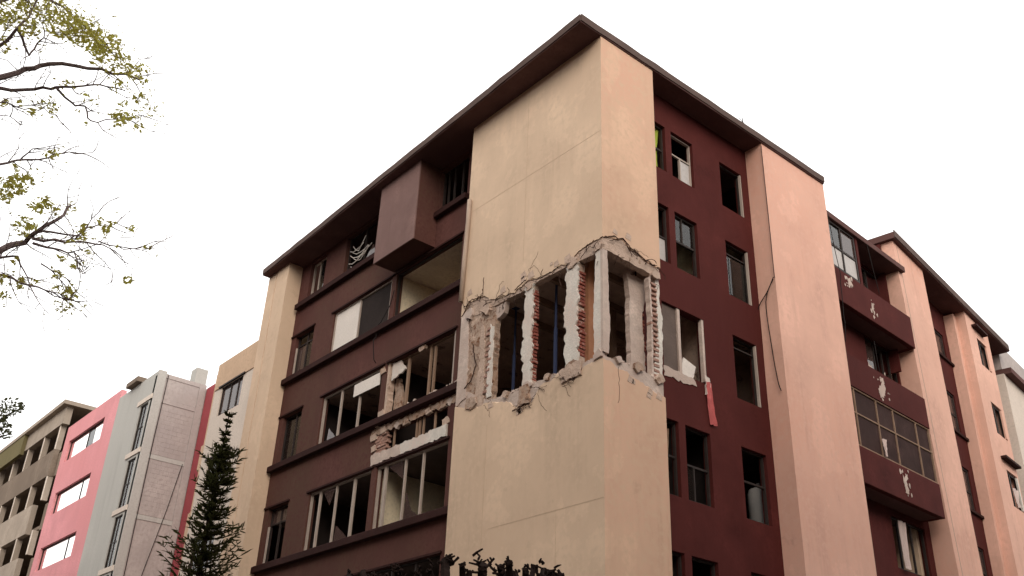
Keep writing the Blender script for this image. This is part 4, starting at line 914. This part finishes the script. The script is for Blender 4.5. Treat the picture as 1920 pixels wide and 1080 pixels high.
mains = [([(-200, 190), (-80, 160), (0, 145), (50, 130), (89, 119), (167, 127), (233, 140), (262, 150)], .05, 12.0),
         ([(-180, 190), (-60, 165), (0, 167), (67, 167), (106, 164), (144, 158), (189, 158), (235, 170)], .032, 12.4),
         ([(106, 164), (133, 192), (158, 200), (169, 228), (211, 225), (260, 215)], .018, 12.4),
         ([(-160, 140), (-50, 110), (0, 89), (33, 56), (60, 20), (80, -30)], .035, 11.7), ([(33, 56), (53, 106), (70, 85), (85, 60), (130, 55)], .018, 11.7),
         ([(-120, 40), (-20, 10), (60, -15), (120, 15), (180, 65), (205, 95)], .03, 12.2),
         ([(-150, 330), (-40, 318), (0, 308), (33, 300), (89, 297), (130, 285), (163, 290)], .022, 12.6), ([(33, 300), (60, 282), (72, 280)], .012, 12.6),
         ([(-200, 540), (-80, 500), (0, 472), (44, 453), (72, 430), (111, 408), (132, 386)], .055, 11.8),
         ([(61, 447), (122, 453), (183, 456), (215, 470)], .02, 11.8), ([(61, 458), (100, 468), (139, 478), (150, 510)], .018, 11.6), ([(72, 430), (150, 444), (186, 397)], .016, 12.1), ([(139, 446), (170, 425), (205, 418), (245, 428)], .012, 12.1), ([(183, 456), (235, 466), (280, 466)], .010, 11.8),
         ([(-150, 520), (0, 483), (33, 483), (53, 517), (64, 550)], .02, 12.3), ([(-150, 560), (0, 515), (55, 536), (100, 547), (130, 560)], .02, 11.5), ([(75, 495), (105, 512), (132, 528)], .01, 11.9),
         ([(-120, 215), (0, 192), (30, 200), (70, 205), (105, 215)], .014, 12.2), ([(-60, 230), (10, 212), (36, 232)], .01, 12.0)]
def twig(p, d, L_, r, lvl):
    n = 4; pts = [p]; q = p.copy(); dd = d.normalized()
    for i in range(n):
        dd = (dd+Vector((rnd.gauss(0, .25), rnd.gauss(0, .25), rnd.gauss(0, .2)+.04))).normalized(); q = q+dd*(L_/n); pts.append(q.copy())
    br.tube(pts, [r*(1-.7*i/n) for i in range(n+1)], 3)
    for q in pts[1:]:
        D_ = dens(*topix(q))
        for k in range(int(D_*7+rnd.random()*(.9+1.2*D_))): leafcard(lf, q+Vector((rnd.gauss(0, .09), rnd.gauss(0, .09), rnd.gauss(0, .06))), rnd.uniform(.014, .030), rnd)
        if lvl and rnd.random() < .6: twig(q, (dd+Vector((rnd.gauss(0, .7), rnd.gauss(0, .7), rnd.gauss(0, .5)))).normalized(), L_*rnd.uniform(.4, .75), r*.6, lvl-1)
for pts, r0, dist in mains:
    P3 = [pix(x, y, dist+.35*nz(x*.013, y*.017, r0*50)) for x, y in pts]
    fine = []
    for i in range(len(P3)-1):
        for k in range(3): 
            t = k/3; fine.append(P3[i].lerp(P3[i+1], t)+Vector((rnd.gauss(0, .012), rnd.gauss(0, .012), rnd.gauss(0, .015))))
    fine.append(P3[-1]); n = len(fine)
    br.tube(fine, [max(.006, r0*(1-.75*i/(n-1))) for i in range(n)], 6)
    if pts[0][0] < -40: br.tube([trunk_top+Vector((0, 0, rnd.uniform(-1.2, 0))), trunk_top.lerp(fine[0], .5)+Vector((0, 0, .3)), fine[0]], [.11, r0*1.3, r0], 6)
    for i in range(2, n):
        if fine[i].dot(cr)-CAM.dot(cr) > -8 and rnd.random() < .62:
            d = fine[i]-fine[i-1]; sg = rnd.choice([-1, 1])
            twig(fine[i], d.normalized()+cu*sg*rnd.uniform(.3, 1.0)+cf*rnd.gauss(0, .5), rnd.uniform(.25, .7), .009, 1)
for x, y, r, dist in clusters:
    for k in range(int(r*r*.40)):
        rr = r*math.sqrt(rnd.random())*1.3; a = rnd.random()*6.283
        p = pix(x+rr*math.cos(a), y+rr*.8*math.sin(a), dist+rnd.gauss(0, .35))
        if nz(p.x*5, p.y*5, p.z*5) > -.12: leafcard(lf, p, rnd.uniform(.022, .046), rnd)
br.build('trunk', M['bark'], LT, recalc=False); lf.build('crown', M['leaf'], LT, recalc=False)
# low sprig at the left edge
ST = thing('leafy_tree', (-13.6, 6.5, 0), 'leafy twig tips of a second tree at the left edge above the tan block', 'tree')
br = MB(); lf = MB(); base = pix(-90, 850, 17)
br.tube([(-13.6, 6.5, -.1), (-13.3, 6.4, 3), tuple(base), tuple(pix(-20, 800, 17)), tuple(pix(20, 775, 17)), tuple(pix(46, 762, 17))], [.16, .12, .06, .03, .015, .006], 6)
br.tube([tuple(base), tuple(pix(-20, 825, 17)), tuple(pix(15, 815, 17))], [.05, .03, .01], 5)
for x, y, r in ((20, 762, 24), (38, 765, 14), (5, 775, 18), (5, 800, 18), (12, 815, 12), (-20, 790, 30), (-40, 820, 40)):
    for k in range(int(r*r*.22)):
        rr = r*math.sqrt(rnd.random()); a = rnd.random()*6.283
        leafcard(lf, pix(x+rr*math.cos(a), y+rr*.7*math.sin(a), 17+rnd.gauss(0, .3)), rnd.uniform(.020, .045), rnd)
br.build('trunk', M['darkbark'], ST, recalc=False); lf.build('crown', leaf_mat('grey_green_leaf', (.06, .065, .04), (.12, .13, .06)), ST, recalc=False)
# dark slim conifer
cx, cy = CAM.x+24*math.cos(R(67.5)), CAM.y+24*math.sin(R(67.5))
CT = thing('conifer_tree', (cx, cy, 0), 'dark slim conifer in front of the grey end wall', 'tree')
MB().tube([(cx, cy, -.1), (cx+.03, cy, 3), (cx-.02, cy, 7), (cx, cy, 10.15)], [.17, .12, .06, .012], 8).build('trunk', M['darkbark'], CT, recalc=False)
nd = MB(); bb = MB(); rnd = random.Random(4); z = 1.2
while z < 10.05:
    hgt = 10.2-z; rad = min(1.0, .15+.128*hgt+.12*math.sin(z*3.1)); nb = 9 if hgt > 1 else 4; ph = rnd.random()*6.28
    for k in range(nb):
        if rnd.random() < .30: continue
        a = ph+k*6.283/nb+rnd.gauss(0, .25); L_ = rad*rnd.uniform(.4, 1.4); d = Vector((math.cos(a), math.sin(a), 0)); pts = []
        for i in range(6):
            t = i/5; pts.append(Vector((cx, cy, z))+d*(L_*t)+Vector((0, 0, L_*(-.22*t+.62*t*t))))
        bb.tube(pts, [.014*(1-.8*i/5) for i in range(6)], 3)
        for i in range(1, 6):
            for s in range(7):
                p = pts[i-1].lerp(pts[i], rnd.random()); q = (d*.7+Vector((rnd.gauss(0, .6), rnd.gauss(0, .6), rnd.uniform(-.1, .9)))).normalized()
                ln = rnd.uniform(.10, .22)*(1.0 if hgt > 1.2 else .6); sd_ = q.cross(Vector((rnd.gauss(0, 1), rnd.gauss(0, 1), rnd.gauss(0, 1)))).normalized()*.013
                nd.add([p-sd_, p+q*ln*.6-sd_*1.2, p+q*ln, p+q*ln*.6+sd_*1.2, p+sd_], [(0, 1, 2, 3, 4)])
    z += rnd.uniform(.11, .19)
bb.build('branches', M['darkbark'], CT, recalc=False, kind='stuff'); nd.build('crown', M['needle'], CT, recalc=False)
# pollarded tree, only its knobby tips reach into view
px0, py0 = CAM.x+6.5*math.cos(R(52)), CAM.y+6.5*math.sin(R(52))
PT = thing('pollarded_tree', (px0, py0, 0), 'dark pollarded tree with knobby leafless tips at the bottom edge', 'tree')
pm = MB(); rnd = random.Random(9)
pm.tube([(px0, py0, -.1), (px0+.04, py0, 1.0), (px0, py0+.03, 1.9)], [.14, .11, .12], 9)
crown0 = Vector((px0, py0, 1.85))
heads = [(835, 1050, 15), (866, 1058, 6), (905, 1058, 16), (938, 1062, 12), (953, 1052, 7), (985, 1066, 8), (1020, 1072, 17), (1035, 1074, 12), (760, 1085, 12), (700, 1078, 6), (725, 1080, 6), (1050, 1082, 10), (655, 1080, 7), (680, 1072, 6), (745, 1066, 7), (785, 1078, 8), (805, 1070, 6), (880, 1072, 6), (965, 1074, 6), (1000, 1064, 5)]
for x, y, r in heads:
    h = pix(x, y, 6.5+rnd.uniform(-.5, .5)); sc = r*6.5/1830*1.2
    low = pix(x+rnd.uniform(-15, 25), 1120, 6.5+rnd.uniform(-.3, .3))
    pm.tube([crown0, crown0.lerp(low, .6)+Vector((0, 0, .1)), low, low.lerp(h, .6), h], [.06, .045, .03, .02+sc*.2, .012+sc*.25], 6)
    for k in range(int(5+r)):
        d = (cu*rnd.uniform(.1, 1.2)+cr*rnd.gauss(0, .8)+cf*rnd.gauss(0, .8)).normalized(); s0 = h+Vector((rnd.gauss(0, .4), rnd.gauss(0, .4), rnd.gauss(-.5, .5)))*sc
        e = s0+d*sc*rnd.uniform(.5, 1.15); pm.tube([s0, s0.lerp(e, .5)+Vector((rnd.gauss(0, .2), rnd.gauss(0, .2), 0))*sc, e], [.009, .008, rnd.uniform(.004, .010)], 4)
pm.build('trunk', M['darkbark'], PT, recalc=False)
print('triangles', sum(len(o.data.polygons) for o in bpy.data.objects if o.type == 'MESH'))
